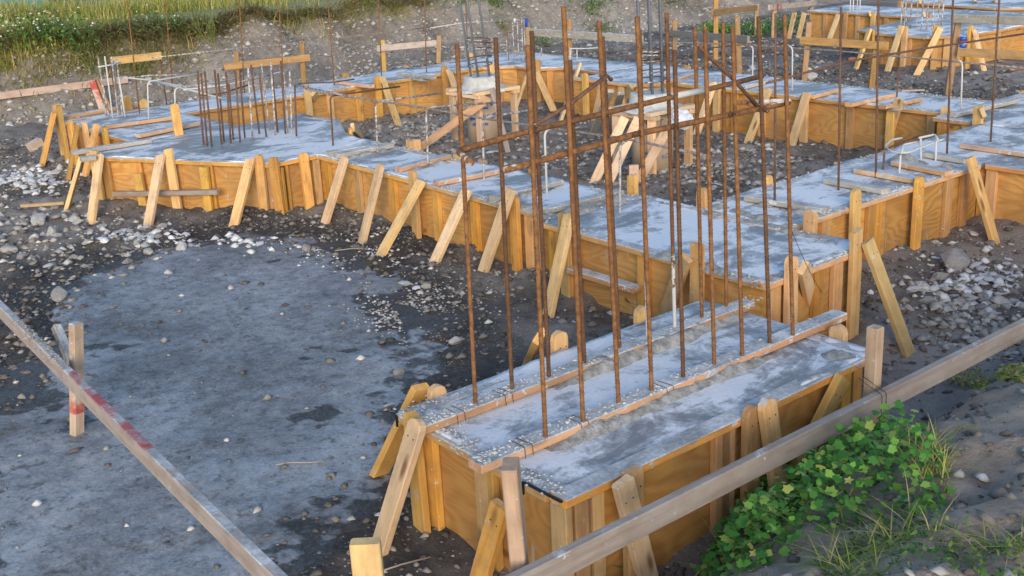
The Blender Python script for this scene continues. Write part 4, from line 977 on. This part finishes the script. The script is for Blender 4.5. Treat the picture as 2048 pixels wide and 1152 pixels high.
e = thing('batter_board', (*W(1142, 128, 0)[:2], 0), 'cement caked timber on a thin post behind the rear corner', 'batter board')
B = W(1141, 124, 0); board('post', e, (B[0], B[1], -.1), over(B, 1138, 38), (.6, .8, 0), .07, .04, 'old')
A, B2 = over(W(1068, 120, 0), 1056, 64), over(W(1285, 135, 0), 1285, 78); board('rail_board', e, A, B2, (0, 0, 1), .12, .06, 'cement_wood')
B = W(1058, 125, 0); board('post', e, (B[0], B[1], -.1), over(B, 1056, 54), (.6, .8, 0), .075, .04, 'old')

A, B = bankpt(-20, 199), bankpt(250, 164); A[0] += .12; B[0] += .12; A[2] += .05; B[2] += .05
lb = thing('batter_board', (*B[:2], 0), 'pale pinkish board resting on a white stake at far left', 'batter board')
board('rail_board', lb, A, B, (.2, 0, 1), .10, .038, 'pale')
B = bankpt(198, 217); B[0] += .2; board('post', lb, B-np.array([0, 0, .1]), over(B, 184, 160), (.6, .8, 0), .09, .04, 'palered'); B = B+np.array([0, .12, 0]); board('post', lb, B-np.array([0, 0, .1]), over(B, 193, 160), (.6, .8, 0), .06, .04, 'old')

# ------------------------------------------------------------------ cans and litter
def can(name, P, axis, parts_, label, cat='can'):
    e = thing(name, P, label, cat); a = V3(axis).normalized(); m = frame(P, a.orthogonal(), a.cross(a.orthogonal()))
    for nm, prof, mt in parts_: part(nm, from_bm(nm, lathe(prof, 18), mt, True), e, m)
    return e
cz = WP(1925, 104, W(1893, 195, 0)[:2], (W(2070, 215, 0)-W(1893, 195, 0))[[1, 0]]*np.array([1, -1])); r_ = .045
can('soda_can', cz+np.array([0, 0, .052]), (0, 0, 1), [('can_body', [(.03, 0), (r_, .012), (r_, .045)], 'canblue'), ('can_stripe', [(r_+.0006, .045), (r_+.0006, .06)], 'canwhite'), ('can_emblem', [(r_+.0006, .060), (r_+.0006, .085)], 'canred'), ('can_upper', [(r_, .085), (r_, .125), (.034, .138)], 'canblue'), ('can_lid', [(.034, .138), (.033, .141)], 'alu')], 'blue soda can with red and white emblem standing on a board')
cg = W(1697, 121, .04)
can('crushed_can', cg, (.75, .6, 0), [('can_side', [(.05, 0), (.05, .11)], 'orange'), ('can_end', [(.05, .11), (.052, .30), (.03, .32)], 'navy')], 'orange and dark blue container lying on the ground by the distant pad', 'container')
def stick(name, a, b, w, h, mat, label, z=.03):
    A, B = W(*a, z), W(*b, z); A[2] = float(gz(A[0], A[1]))+z; B[2] = float(gz(B[0], B[1]))+z
    board(name, None, A, B, (B[1]-A[1], A[0]-B[0], 0), w, h, mat, label=label, cat='wood scrap')
stick('lath', (41, 413), (128, 404), .05, .03, 'brace', 'pale wooden lath on the ground left of the angled pad')
stick('lath', (1765, 180), (1848, 184), .05, .02, 'pale', 'thin lath on the dirt beyond the middle right strip')
stick('wood_block', (1085, 1135), (1130, 1110), .1, .05, 'pale', 'pale offcut block between the near post and the form', z=.03)
stick('wood_block', (60, 300), (84, 295), .12, .1, 'pale', 'white block lying left of the far left strip', z=.04)
def twig(pts, label, z=.03):
    P = []
    for x, y in pts: q = W(x, y, z); q[2] = max(float(gz(q[0], q[1])), float(slz(q[0], q[1])))+.015; P.append(q)
    tube('twig', None, P, .004, 'twig', 5, label=label, cat='twig')
twig([(552, 936), (585, 931), (610, 932), (650, 928)], 'pale twig lying on the grey slurry left of the near form')
twig([(670, 501), (700, 497), (741, 494)], 'thin twig on the dark soil before the left strip braces')
twig([(765, 1135), (800, 1120), (860, 1100)], 'thin pale stalk beside the near form brace')
bag = thing('plastic_scrap', (*W(1365, 235, .62)[:2], .6), 'crumpled white plastic beside the right pier collar', 'plastic scrap')

# ------------------------------------------------------------------ rocks and gravel
def rock_me(seed, flat=.6, n=16):
    rs = random.Random(seed); bm = bmesh.new()
    for _ in range(n):
        v = Vector((rs.gauss(0, 1), rs.gauss(0, 1), rs.gauss(0, 1))).normalized()*rs.uniform(.8, 1.1); bm.verts.new((v.x*rs.uniform(.9, 1.2), v.y*.85, v.z*flat))
    bmesh.ops.convex_hull(bm, input=bm.verts); loose = [v for v in bm.verts if not v.link_faces]; bmesh.ops.delete(bm, geom=loose, context='VERTS')
    bmesh.ops.bevel(bm, geom=bm.edges[:], offset=.07, segments=1, affect='EDGES'); return from_bm('rock', bm)
RK = {k: [] for k in ('rock', 'white')}
for k in RK:
    for s in range(6):
        me = rock_me(s+(20 if k == 'white' else 0), .62 if k == 'rock' else .32); me.materials.append(M[k]); RK[k].append(me)
def rock(x, y, s, kind, label, group=None, sink=.25, cat='rock'):
    z = max(float(gz(x, y)), float(slz(x, y)) if poly_sd(np.array([x]), np.array([y]), SLURRY_C)[0] > -.3 else -9)
    o = bpy.data.objects.new('rock' if kind == 'rock' else 'stone_chip', random.choice(RK[kind])); COL.objects.link(o)
    o.location = (x, y, z+s*(.62 if kind == 'rock' else .32)*(1-2*sink)); o.rotation_euler = (random.uniform(-.25, .25), random.uniform(-.25, .25), random.uniform(0, 6.28))
    o.scale = (s*random.uniform(.85, 1.25), s*random.uniform(.8, 1.1), s*random.uniform(.8, 1.2)); tag(o, label, cat, group)
def rock_px(px, py, w, kind, label, **k):
    q = W(px, py, .02); s = w/2*np.linalg.norm(q-CO)/F; rock(q[0], q[1], s, kind, label, **k)
for px, py, w, k, lab in [(810, 568, 36, 'white', 'tall chalky white lump on the slurry edge below the left strip braces'), (852, 572, 26, 'rock', 'pinkish round rock beside the chalky lump'), (833, 575, 20, 'white', 'small white stone between chalky lump and pinkish rock'),
        (254, 524, 26, 'rock', 'pointed grey rock at the top edge of the slurry'), (297, 508, 26, 'rock', 'grey rock standing in wet slurry near the white chips'), (520, 491, 22, 'white', 'pale stone at the top of the slurry below the angled pad'), (613, 501, 30, 'rock', 'flat topped rock at the top right of the slurry'),
        (915, 688, 34, 'rock', 'rounded pale rock on dark mud before the near form'), (799, 748, 30, 'rock', 'square concrete lump on the slurry left of the near form'), (776, 810, 32, 'white', 'broken concrete piece beside the near form corner'),
        (120, 598, 46, 'rock', 'brown clod at the left edge of the slurry'), (1436, 374, 26, 'white', 'bright white rock inside the foundation right of the piers'), (15, 498, 32, 'rock', 'grey rock at the left edge of the photo'), (66, 521, 20, 'rock', 'small pale rock left of the slurry'), (48, 442, 16, 'rock', 'thin upright rock sliver at the far left'),
        (100, 470, 40, 'rock', 'angular grey rock left of the angled pad'), (80, 446, 42, 'rock', 'broad grey rock behind the angular one at far left'), (118, 342, 30, 'rock', 'large pale boulder beside the left brace'), (362, 500, 36, 'rock', 'brownish block on the slurry edge'), (293, 490, 28, 'white', 'white stone by the slurry under the second left brace'),
        (1750, 1045, 34, 'white', 'bright white stone among the vine stems'), (1612, 1056, 16, 'white', 'small white pebble beneath the vine leaves'), (1680, 905, 16, 'rock', 'brown pebble at the top of the vine'), (1905, 520, 66, 'rock', 'large flat rock half buried beside the right strip footing'), (1965, 520, 34, 'white', 'blocky white rock right of the flat rock'),
        (1505, 135, 30, 'white', 'flat white stone behind the tall cage right side'), (1620, 155, 34, 'rock', 'pale flat stone by the leaning stake'), (1262, 62, 30, 'white', 'pale stone behind the right column bars'), (985, 305, 30, 'white', 'pale lump of concrete at the foot of the left pier'), (1060, 262, 20, 'white', 'pale cubic stone between the piers')]:
    rock_px(px, py, w, k, lab)
def cluster(cx, cy, sx, sy, n, wmin, wmax, kind, label, group):
    for _ in range(n):
        px, py = random.gauss(cx, sx), random.gauss(cy, sy); q = W(px, py, 0)
        if any(poly_sd(q[:1], q[1:2], f.p)[0] > -.06 for f in FORMS): continue
        rock_px(px, py, random.uniform(wmin, wmax), kind, label, group=group, sink=.3 if kind == 'rock' else .1)
cluster(55, 366, 38, 13, 75, 8, 24, 'white', 'flat white chip in the pile at the far left', 'white stone chips in the left pile')
cluster(285, 472, 38, 11, 40, 8, 22, 'white', 'white chip scattered below the angled pad', 'white chips below the angled pad')
cluster(1960, 548, 60, 28, 45, 12, 32, 'white', 'pale broken rock in the rubble on the right', 'pale rubble on the right')
cluster(1960, 585, 70, 40, 45, 12, 30, 'rock', 'grey clod in the rubble on the right', 'grey rubble on the right')
cluster(840, 268, 60, 20, 28, 9, 24, 'rock', 'rough rock on the dirt inside the left foundation bay', 'rocks in the left bay')
cluster(1450, 340, 90, 30, 38, 8, 22, 'rock', 'rough rock on the dirt inside the right foundation bay', 'rocks in the right bay')
cluster(150, 470, 110, 35, 40, 8, 26, 'rock', 'grey stone on the dark soil at the left', 'grey stones at the left')
# gravel: many small stones joined
def scatter(n, fn, smin, smax, mat, name, k=2.2):
    x, y = fn(n); ok = np.ones(len(x), bool)
    for f in FORMS: ok &= poly_sd(x, y, f.p) < .03
    x, y = x[ok], y[ok]; s = smin+(smax-smin)*np.random.rand(len(x))**k; z = gz(x, y)+s*.25
    sd_ = poly_sd(x, y, SLURRY_C); m = sd_ > 0; z = np.where(m, np.maximum(z, slz(x, y)+s*.2), z)
    V, Fc = stones_np(np.stack([x, y, z], -1), s); part(name, mesh_np(name, V, Fc, mat), None, kind='stuff')
def uni(n):
    x = np.random.uniform(-15.5, -1.0, n); y = np.random.uniform(.5, 14.5, n); s = poly_sd(x, y, SLURRY_C); d = fbm(x, y, .6, 3)
    md = sst(-2.4, -2.0, x)*(y < 6)
    k = (np.random.rand(n) < np.where(s > .15, .05, .55+d*1.2)*(1-.25*md)); return x[k], y[k]
scatter(70000, uni, .005, .032, 'gravel', 'gravel', 3.2)
def unic(n):
    x, y = uni(n); k = (poly_sd(x, y, SLURRY_C) < .05) & ~((x > -2.4) & (np.random.rand(len(x)) < .5)); return x[k], y[k]
scatter(46000, unic, .007, .036, 'clod', 'soil_clods', 2.8)
def far(n):
    x = np.random.uniform(-17, -5, n); y = np.random.uniform(10.5, 22, n); return x, y
scatter(9000, far, .012, .06, 'gravel', 'far_gravel', 3)
def patch(px, py, sx, sy):
    def f(n):
        P = np.array([W(random.gauss(px, sx), random.gauss(py, sy), 0)[:2] for _ in range(n)]); return P[:, 0], P[:, 1]
    return f
scatter(420, patch(800, 632, 42, 26), .006, .017, 'rock', 'pale_gravel', 1.5); scatter(260, patch(880, 600, 45, 25), .005, .016, 'rock', 'pale_gravel', 1.5)
for a_ in ((55, 366, 40, 12, 260), (290, 474, 48, 12, 130), (1955, 552, 70, 30, 170), (470, 492, 60, 10, 40)): scatter(a_[4], patch(*a_[:4]), .010, .05, 'white', 'pale_rubble', 2.6)
for a_ in ((840, 270, 70, 22, 300), (1450, 345, 90, 30, 420), (1120, 300, 60, 25, 200), (1950, 600, 80, 45, 420), (110, 470, 110, 35, 320)): scatter(a_[4], patch(*a_[:4]), .010, .05, 'rock', 'rubble', 2.)
scatter(250, patch(700, 500, 70, 16), .006, .016, 'white', 'pale_gravel', 1.5)
def bankst(n):
    x = np.random.uniform(-17.6, -15.6, n); y = np.random.uniform(2.5, 20, n); return x, y
x, y = bankst(11000); s = .008+.05*np.random.rand(len(x))**4.5; V, Fc = stones_np(np.stack([x, y, bank_prof(x, y)+s*.2], -1), s); part('bank_gravel', mesh_np('bank_gravel', V, Fc, 'rock'), None, kind='stuff')

# ------------------------------------------------------------------ vegetation
def blades(P, L, Wd, lean, droop, az=None):
    """P (n,3) roots; a bent blade of two quads and a tip each"""
    n = len(P); a = np.random.uniform(0, 6.283, n) if az is None else az; d = np.stack([np.cos(a), np.sin(a), 0*a], -1); s = np.stack([-np.sin(a), np.cos(a), 0*a], -1)
    up = np.array([0, 0, 1.])[None]; rows = []
    for t in (0, .4, .75, 1.):
        c = P+d*(lean*t+droop*t*t)[:, None]*L[:, None]+up*(t*L*(1-.35*lean*lean)-droop*t*t*L*.55)[:, None]
        w = (Wd*(1-t)**.6)[:, None]
        rows += [c-s*w, c+s*w] if t < 1 else [c]
    v = np.stack(rows, 1); b = (np.arange(n)*7)[:, None, None]
    f = np.concatenate([np.array([[0, 1, 3], [0, 3, 2], [2, 3, 5], [2, 5, 4], [4, 5, 6]])[None]+b]).reshape(-1, 3)
    return v.reshape(-1, 3), f
def grass(name, x, y, z, l0, l1, w, mat, lean=(.05, .6), droop=(0, .5), az=None):
    n = len(x); V, Fc = blades(np.stack([x, y, z], -1), np.random.uniform(l0, l1, n), np.full(n, w), np.random.uniform(*lean, n), np.random.uniform(*droop, n), az)
    return part(name, mesh_np(name, V, Fc, mat), None, kind='stuff')
n = 52000; x = np.random.uniform(-23, -17.2, n); y = np.random.uniform(3.2, 14.5, n)
k = (fbm(x, y, .7, 3) > -.12) & (~((y-3.2 < (-x-17.)*.42+.6) & (x < -19.5) & (np.random.rand(n) < .8))) & (np.random.rand(n) < 1.15-.85*sst(7., 9.5, y)-.3*sst(10.5, 12, y)); x, y = x[k], y[k]
grass('bank_grass', x, y, bank_prof(x, y), .14, .42, .008, 'grass')
n = 9000; x = np.random.normal(-17.72, .16, n); y = np.random.uniform(3.2, 14., n); k = (fbm(y, x, .9, 3) > -.22) & (np.random.rand(n) < 1-.6*sst(8, 11, y)); x, y = x[k], y[k]
grass('dry_bank_grass', x, y, bank_prof(x, y)+.03, .12, .38, .011, 'dry', (.3, 1.1), (.4, 1.3), np.random.normal(0, .7, len(x)))
n = 1500; x = np.random.normal(-17.1, .2, n); y = np.random.normal(6.2, .9, n); grass('dry_bank_grass', x, y, bank_prof(x, y)+.02, .10, .3, .006, 'dry', (.2, .9), (.3, 1.))
n = 800; x = np.random.normal(-17.1, .2, n); y = np.random.normal(5.7, .8, n); grass('bank_grass', x, y, bank_prof(x, y)+.02, .10, .25, .006, 'grass', (.2, .9), (.3, 1.))
def leafshape(kind):
    if kind == 'vine':                           # five lobes
        A = [(0, 0), (.30, -.18), (.50, -.34), (.46, -.06), (.78, -.04)]
        v = [(0, 0, 0)]
        lob = [(-125, .5), (-88, .62), (-66, .58), (-45, .86), (-22, .70), (0, 1.02), (22, .70), (45, .86), (66, .58), (88, .62), (125, .5)]
        v += [(math.cos(R(a))*l*.5+.1, math.sin(R(a))*l*.5, -.09*l*l) for a, l in lob]
        return np.array(v), np.array([(0, i, i+1) for i in range(1, len(lob))])
    v = np.array([(0, 0, 0), (.35, -.22, .05), (.35, .22, .05), (1, 0, -.12), (.7, -.16, .0), (.7, .16, .0)]); return v, np.array([(0, 1, 2), (1, 4, 5), (1, 5, 2), (4, 3, 5)])
def leaf_arr(kind, P, S, pit=.5):
    v, f = leafshape(kind); n = len(P); a = np.random.uniform(0, 6.283, n); b = np.random.normal(-.1, pit, n); c = np.random.normal(0, pit, n); out = []
    x, y, z = (np.repeat(v[None, :, i], n, 0) for i in range(3))
    y, z = y*np.cos(c)[:, None]-z*np.sin(c)[:, None], y*np.sin(c)[:, None]+z*np.cos(c)[:, None]
    x, z = x*np.cos(b)[:, None]-z*np.sin(b)[:, None], x*np.sin(b)[:, None]+z*np.cos(b)[:, None]
    x, y = x*np.cos(a)[:, None]-y*np.sin(a)[:, None], x*np.sin(a)[:, None]+y*np.cos(a)[:, None]
    V = np.stack([x, y, z], -1)*S[:, None, None]+P[:, None]; F_ = f[None]+(np.arange(n)*len(v))[:, None, None]; return V.reshape(-1, 3), F_.reshape(-1, 3)
def bush(name, c, rx, ry, rz, n, ls, label, cat='plant', mat='weed', flowers=0, kind='oval'):
    e = thing(name, c, label, cat); bm = bmesh.new(); tips = []
    for _ in range(9):
        t = Vector((c[0]+random.gauss(0, rx*.5), c[1]+random.gauss(0, ry*.5), c[2]+rz*random.uniform(.6, 1.2))); m = V3(c).lerp(t, .5)+Vector((random.gauss(0, .03), random.gauss(0, .03), 0))
        tube_bm(bm, [V3(c), m, t], .006, 5); tips.append(t)
    part('stem', from_bm('stem', bm, 'stem'), e, kind='stuff')
    k = np.random.randint(0, len(tips), n); tt = np.array([t[:] for t in tips])[k]; u = np.random.rand(n)[:, None]**.6
    P = np.array(c)[None]*(1-u)+tt*u+np.random.normal(0, 1, (n, 3))*np.array([rx*.3, ry*.3, rz*.22])
    V, F_ = leaf_arr(kind, P, np.random.uniform(ls*.6, ls*1.3, n), .7); part('foliage', mesh_np('foliage', V, F_, mat), e, kind='stuff')
    if flowers:
        P = P[:flowers]+np.array([0, 0, rz*.25]); V, Fc = stones_np(P, np.full(flowers, ls*.28), .6); part('blossom', mesh_np('blossom', V, Fc, 'petal'), e, kind='stuff')
    return e
for px, py, rx, rz, n, ls, lab, fl, mt in [(55, 84, .7, .34, 900, .07, 'dark bush with small white flowers on the left bank edge', 60, 'weed'), (15, 48, .8, .22, 500, .07, 'weedy bush at the top left corner below the teal wall', 30, 'weed'), (82, 112, .3, .25, 220, .05, 'yellow green tuft on the bare left bank', 0, 'grass'), (175, 112, .4, .45, 420, .055, 'bushy green weed hanging down the left bank', 0, 'weed'), (190, 150, .3, .35, 240, .05, 'dry weed trailing below the bushy one', 0, 'dryleaf'),
        (300, 60, .8, .3, 500, .06, 'dark weeds at the back of the bank grass', 20, 'weed'), (285, 150, .35, .4, 280, .05, 'yellowing weed behind the far left bars', 0, 'dryleaf'), (350, 75, .4, .35, 260, .05, 'leafy creeper on the bank above the left cage', 0, 'weed'), (405, 80, .14, .5, 140, .05, 'thin yellow creeper hanging down the bare bank', 0, 'dryleaf'), (425, 85, .12, .45, 120, .05, 'second thin creeper hanging beside the first', 0, 'dryleaf'),
        (915, 10, .5, .4, 420, .06, 'dark green shrub at the top of the bank left of the column bars', 30, 'weed'), (985, 12, .4, .4, 380, .06, 'dark green shrub at the top right of the column bars', 10, 'weed'), (1000, 60, .18, .25, 150, .045, 'dry grey weed on the bank behind the rear bars', 0, 'dryleaf'), (1180, 30, .45, .45, 420, .06, 'leafy green bush on the upper bank in the middle', 25, 'weed'), (1200, 62, .4, .2, 240, .05, 'low green patch below the leafy bush', 0, 'weed'), (1080, 88, .35, .2, 200, .05, 'low green weed behind the caked timber', 0, 'weed'), (1330, 5, .6, .3, 220, .06, 'sparse dry bush at the top right of the bank', 0, 'dryleaf'), (735, 25, .3, .5, 200, .05, 'trailing grey creeper at the end of the grass', 0, 'dryleaf')]:
    q = bankpt(px, py); bush('weed_bush', q-np.array([0, 0, .06]), rx, rx*1.1, rz, n, ls, lab, mat=mt, flowers=fl)
for px, py, rx, lab in [(1470, 70, .5, 'bright green weeds under the right board stakes'), (1530, 68, .5, 'green weed patch between the stakes'), (1575, 60, .4, 'dark weeds left of the distant long form'), (1420, 72, .3, 'small green weeds at the left end of the patch')]:
    q = W(px, py, 0); bush('weed_bush', q, rx, rx, .22, 420, .06, lab, mat='leaf', flowers=12)
# grass and vine on the near mound
def inpoly(P, n):
    P = np.array(P); lo, hi = P.min(0), P.max(0); out = []
    while len(out) < n:
        q = np.random.uniform(lo, hi, (n*2, 2)); k = poly_sd(q[:, 0], q[:, 1], [tuple(p) for p in P]) > 0; out += list(q[k])
    return np.array(out[:n])
def gp(px, py):                                  # hit of a pixel ray with the mound
    r = ray(px, py); r = r/np.linalg.norm(r)
    for t in np.arange(1.5, 9, .02):
        q = CO+r*t
        if q[2] < float(gz(q[0], q[1])): return q
    return q
VP = [gp(*q)[:2] for q in [(1380, 1170), (1440, 1080), (1480, 1000), (1500, 960), (1570, 930), (1640, 885), (1700, 880), (1760, 920), (1830, 905), (1890, 930), (1895, 1000), (1850, 1040), (1780, 1040), (1700, 1060), (1640, 1090), (1560, 1120), (1480, 1170)]]
vine = thing('vine', (*np.mean(VP, 0), float(gz(*np.mean(VP, 0)))), 'creeping green vine with small yellow flowers on the near mound', 'vine')
bm = bmesh.new(); Pv = inpoly(VP, 26)
for i in range(26):
    a = Pv[i]; ang = random.uniform(0, 6.28); P = []
    for k in range(7):
        P.append(Vector((a[0], a[1], float(gz(a[0], a[1]))+.03+.05*math.sin(k*1.3+i)))); ang += random.gauss(0, .5); a = a+np.array([math.cos(ang), math.sin(ang)])*.07
    tube_bm(bm, P, .003, 5)
part('stem', from_bm('stem', bm, 'stem'), vine, kind='stuff')
lv, lf = leafshape('vine'); lme = [mesh_np('leaf', lv*(1, 1, s), lf, m) for s, m in ((1., 'leaf'), (-.6, 'leaf'), (1.8, 'leaf'), (.5, 'leafy'), (2., 'leafy'))]
Pl = inpoly(VP, 300); sdv = poly_sd(Pl[:, 0], Pl[:, 1], [tuple(p) for p in VP])
for i, (x, y) in enumerate(Pl):
    o = bpy.data.objects.new('leaf', lme[i % 3 if random.random() > sst(2.7, 3.4, y)*.75+.15 else 3+i % 2]); COL.objects.link(o); o.parent = vine; s = random.uniform(.030, .072)
    z = float(gz(x, y))+random.uniform(.05, .11)+.17*min(1, sdv[i]/.12)*random.random()
    m = Matrix.Translation((x, y, z)) @ Matrix.Rotation(random.uniform(0, 6.28), 4, 'Z') @ Matrix.Rotation(random.gauss(.1, .4), 4, 'Y') @ Matrix.Rotation(random.gauss(0, .4), 4, 'X') @ Matrix.Scale(s, 4)
    o.matrix_local = Matrix.Translation(-vine.location) @ m
Pl = inpoly(VP, 2200); sdv = poly_sd(Pl[:, 0], Pl[:, 1], [tuple(p) for p in VP]); z = gz(Pl[:, 0], Pl[:, 1])+.01+np.random.uniform(0, .22, 2200)*np.clip(sdv/.1, .15, 1)
V, F_ = leaf_arr('vine', np.column_stack([Pl, z]), np.random.uniform(.025, .06, 2200), .5); part('foliage', mesh_np('foliage', V, F_, 'leaf'), vine, kind='stuff')
for px, py in ((1646, 897), (1666, 913), (1625, 960), (1508, 1108), (1525, 998), (1698, 962)):
    q = gp(px, py); q += (CO-q)/np.linalg.norm(CO-q)*.30
    for k in range(5):
        a = k*1.257; pass
    fv = [(0, 0, 0)]+[(math.cos(t)*(.019 if i % 2 else .010), math.sin(t)*(.019 if i % 2 else .010), .004) for i, t in enumerate(np.linspace(0, 6.283, 11)[:-1])]
    part('blossom', mesh_np('blossom', fv, [(0, i, i % 10+1) for i in range(1, 11)], 'yellow'), vine, Matrix.Translation(q) @ Matrix.Rotation(.5, 4, 'X'))
GP = [gp(*q)[:2] for q in [(1620, 1190), (1680, 1100), (1740, 1060), (1800, 1045), (1900, 1060), (1990, 1080), (2048, 1080), (2060, 1190)]]
P = inpoly(GP, 1100); k = fbm(P[:, 0], P[:, 1], 3.5, 3) > .02; P = P[k]; grass('mound_grass', P[:, 0], P[:, 1], gz(P[:, 0], P[:, 1]), .04, .15, .0022, 'grass', (.3, 1.1), (.3, 1.2))
P = inpoly(VP, 90); grass('mound_grass', P[:, 0], P[:, 1], gz(P[:, 0], P[:, 1])+.02, .08, .2, .002, 'grass', (.3, .9), (.3, 1.))
GP2 = [gp(*q)[:2] for q in [(1800, 920), (1850, 890), (1890, 930), (1900, 1000), (1840, 1010)]]
P = inpoly(GP2, 240); grass('mound_grass', P[:, 0], P[:, 1], gz(P[:, 0], P[:, 1])+.02, .06, .14, .0025, 'grass', (.1, .8), (.2, .8))
GP3 = [gp(*q)[:2] for q in [(1880, 770), (1960, 745), (2060, 755), (2060, 780), (1950, 775)]]
P = inpoly(GP3, 420); V, F_ = leaf_arr('oval', np.column_stack([P, gz(P[:, 0], P[:, 1])+np.random.uniform(.01, .06, 420)]), np.random.uniform(.02, .045, 420), .6)
w_ = thing('weed_patch', (*np.mean(GP3, 0), float(gz(*np.mean(GP3, 0)))), 'low green weed patch at the right end of the grey board', 'plant'); part('foliage', mesh_np('foliage', V, F_, 'grass'), w_, kind='stuff')
# stems for the small ground weeds at the grass foot
P = inpoly(GP, 700); V, F_ = leaf_arr('oval', np.column_stack([P, gz(P[:, 0], P[:, 1])+np.random.uniform(.005, .04, 700)]), np.random.uniform(.012, .03, 700), .6); part('ground_cover', mesh_np('ground_cover', V, F_, 'weed'), None, kind='stuff')
# crumpled plastic
bm = bmesh.new(); bmesh.ops.create_icosphere(bm, subdivisions=3, radius=.1)
for v in bm.verts: k = 1+.6*float(fbm(v.co.x*9+v.co.z*4, v.co.y*9-v.co.z*5, 3, 3)); v.co = Vector((v.co.x*1.4*k, v.co.y*.8*k, v.co.z*.8*k))
part('crumpled_film', from_bm('crumpled_film', bm, 'canwhite'), bag, Matrix.Translation(bag.location))
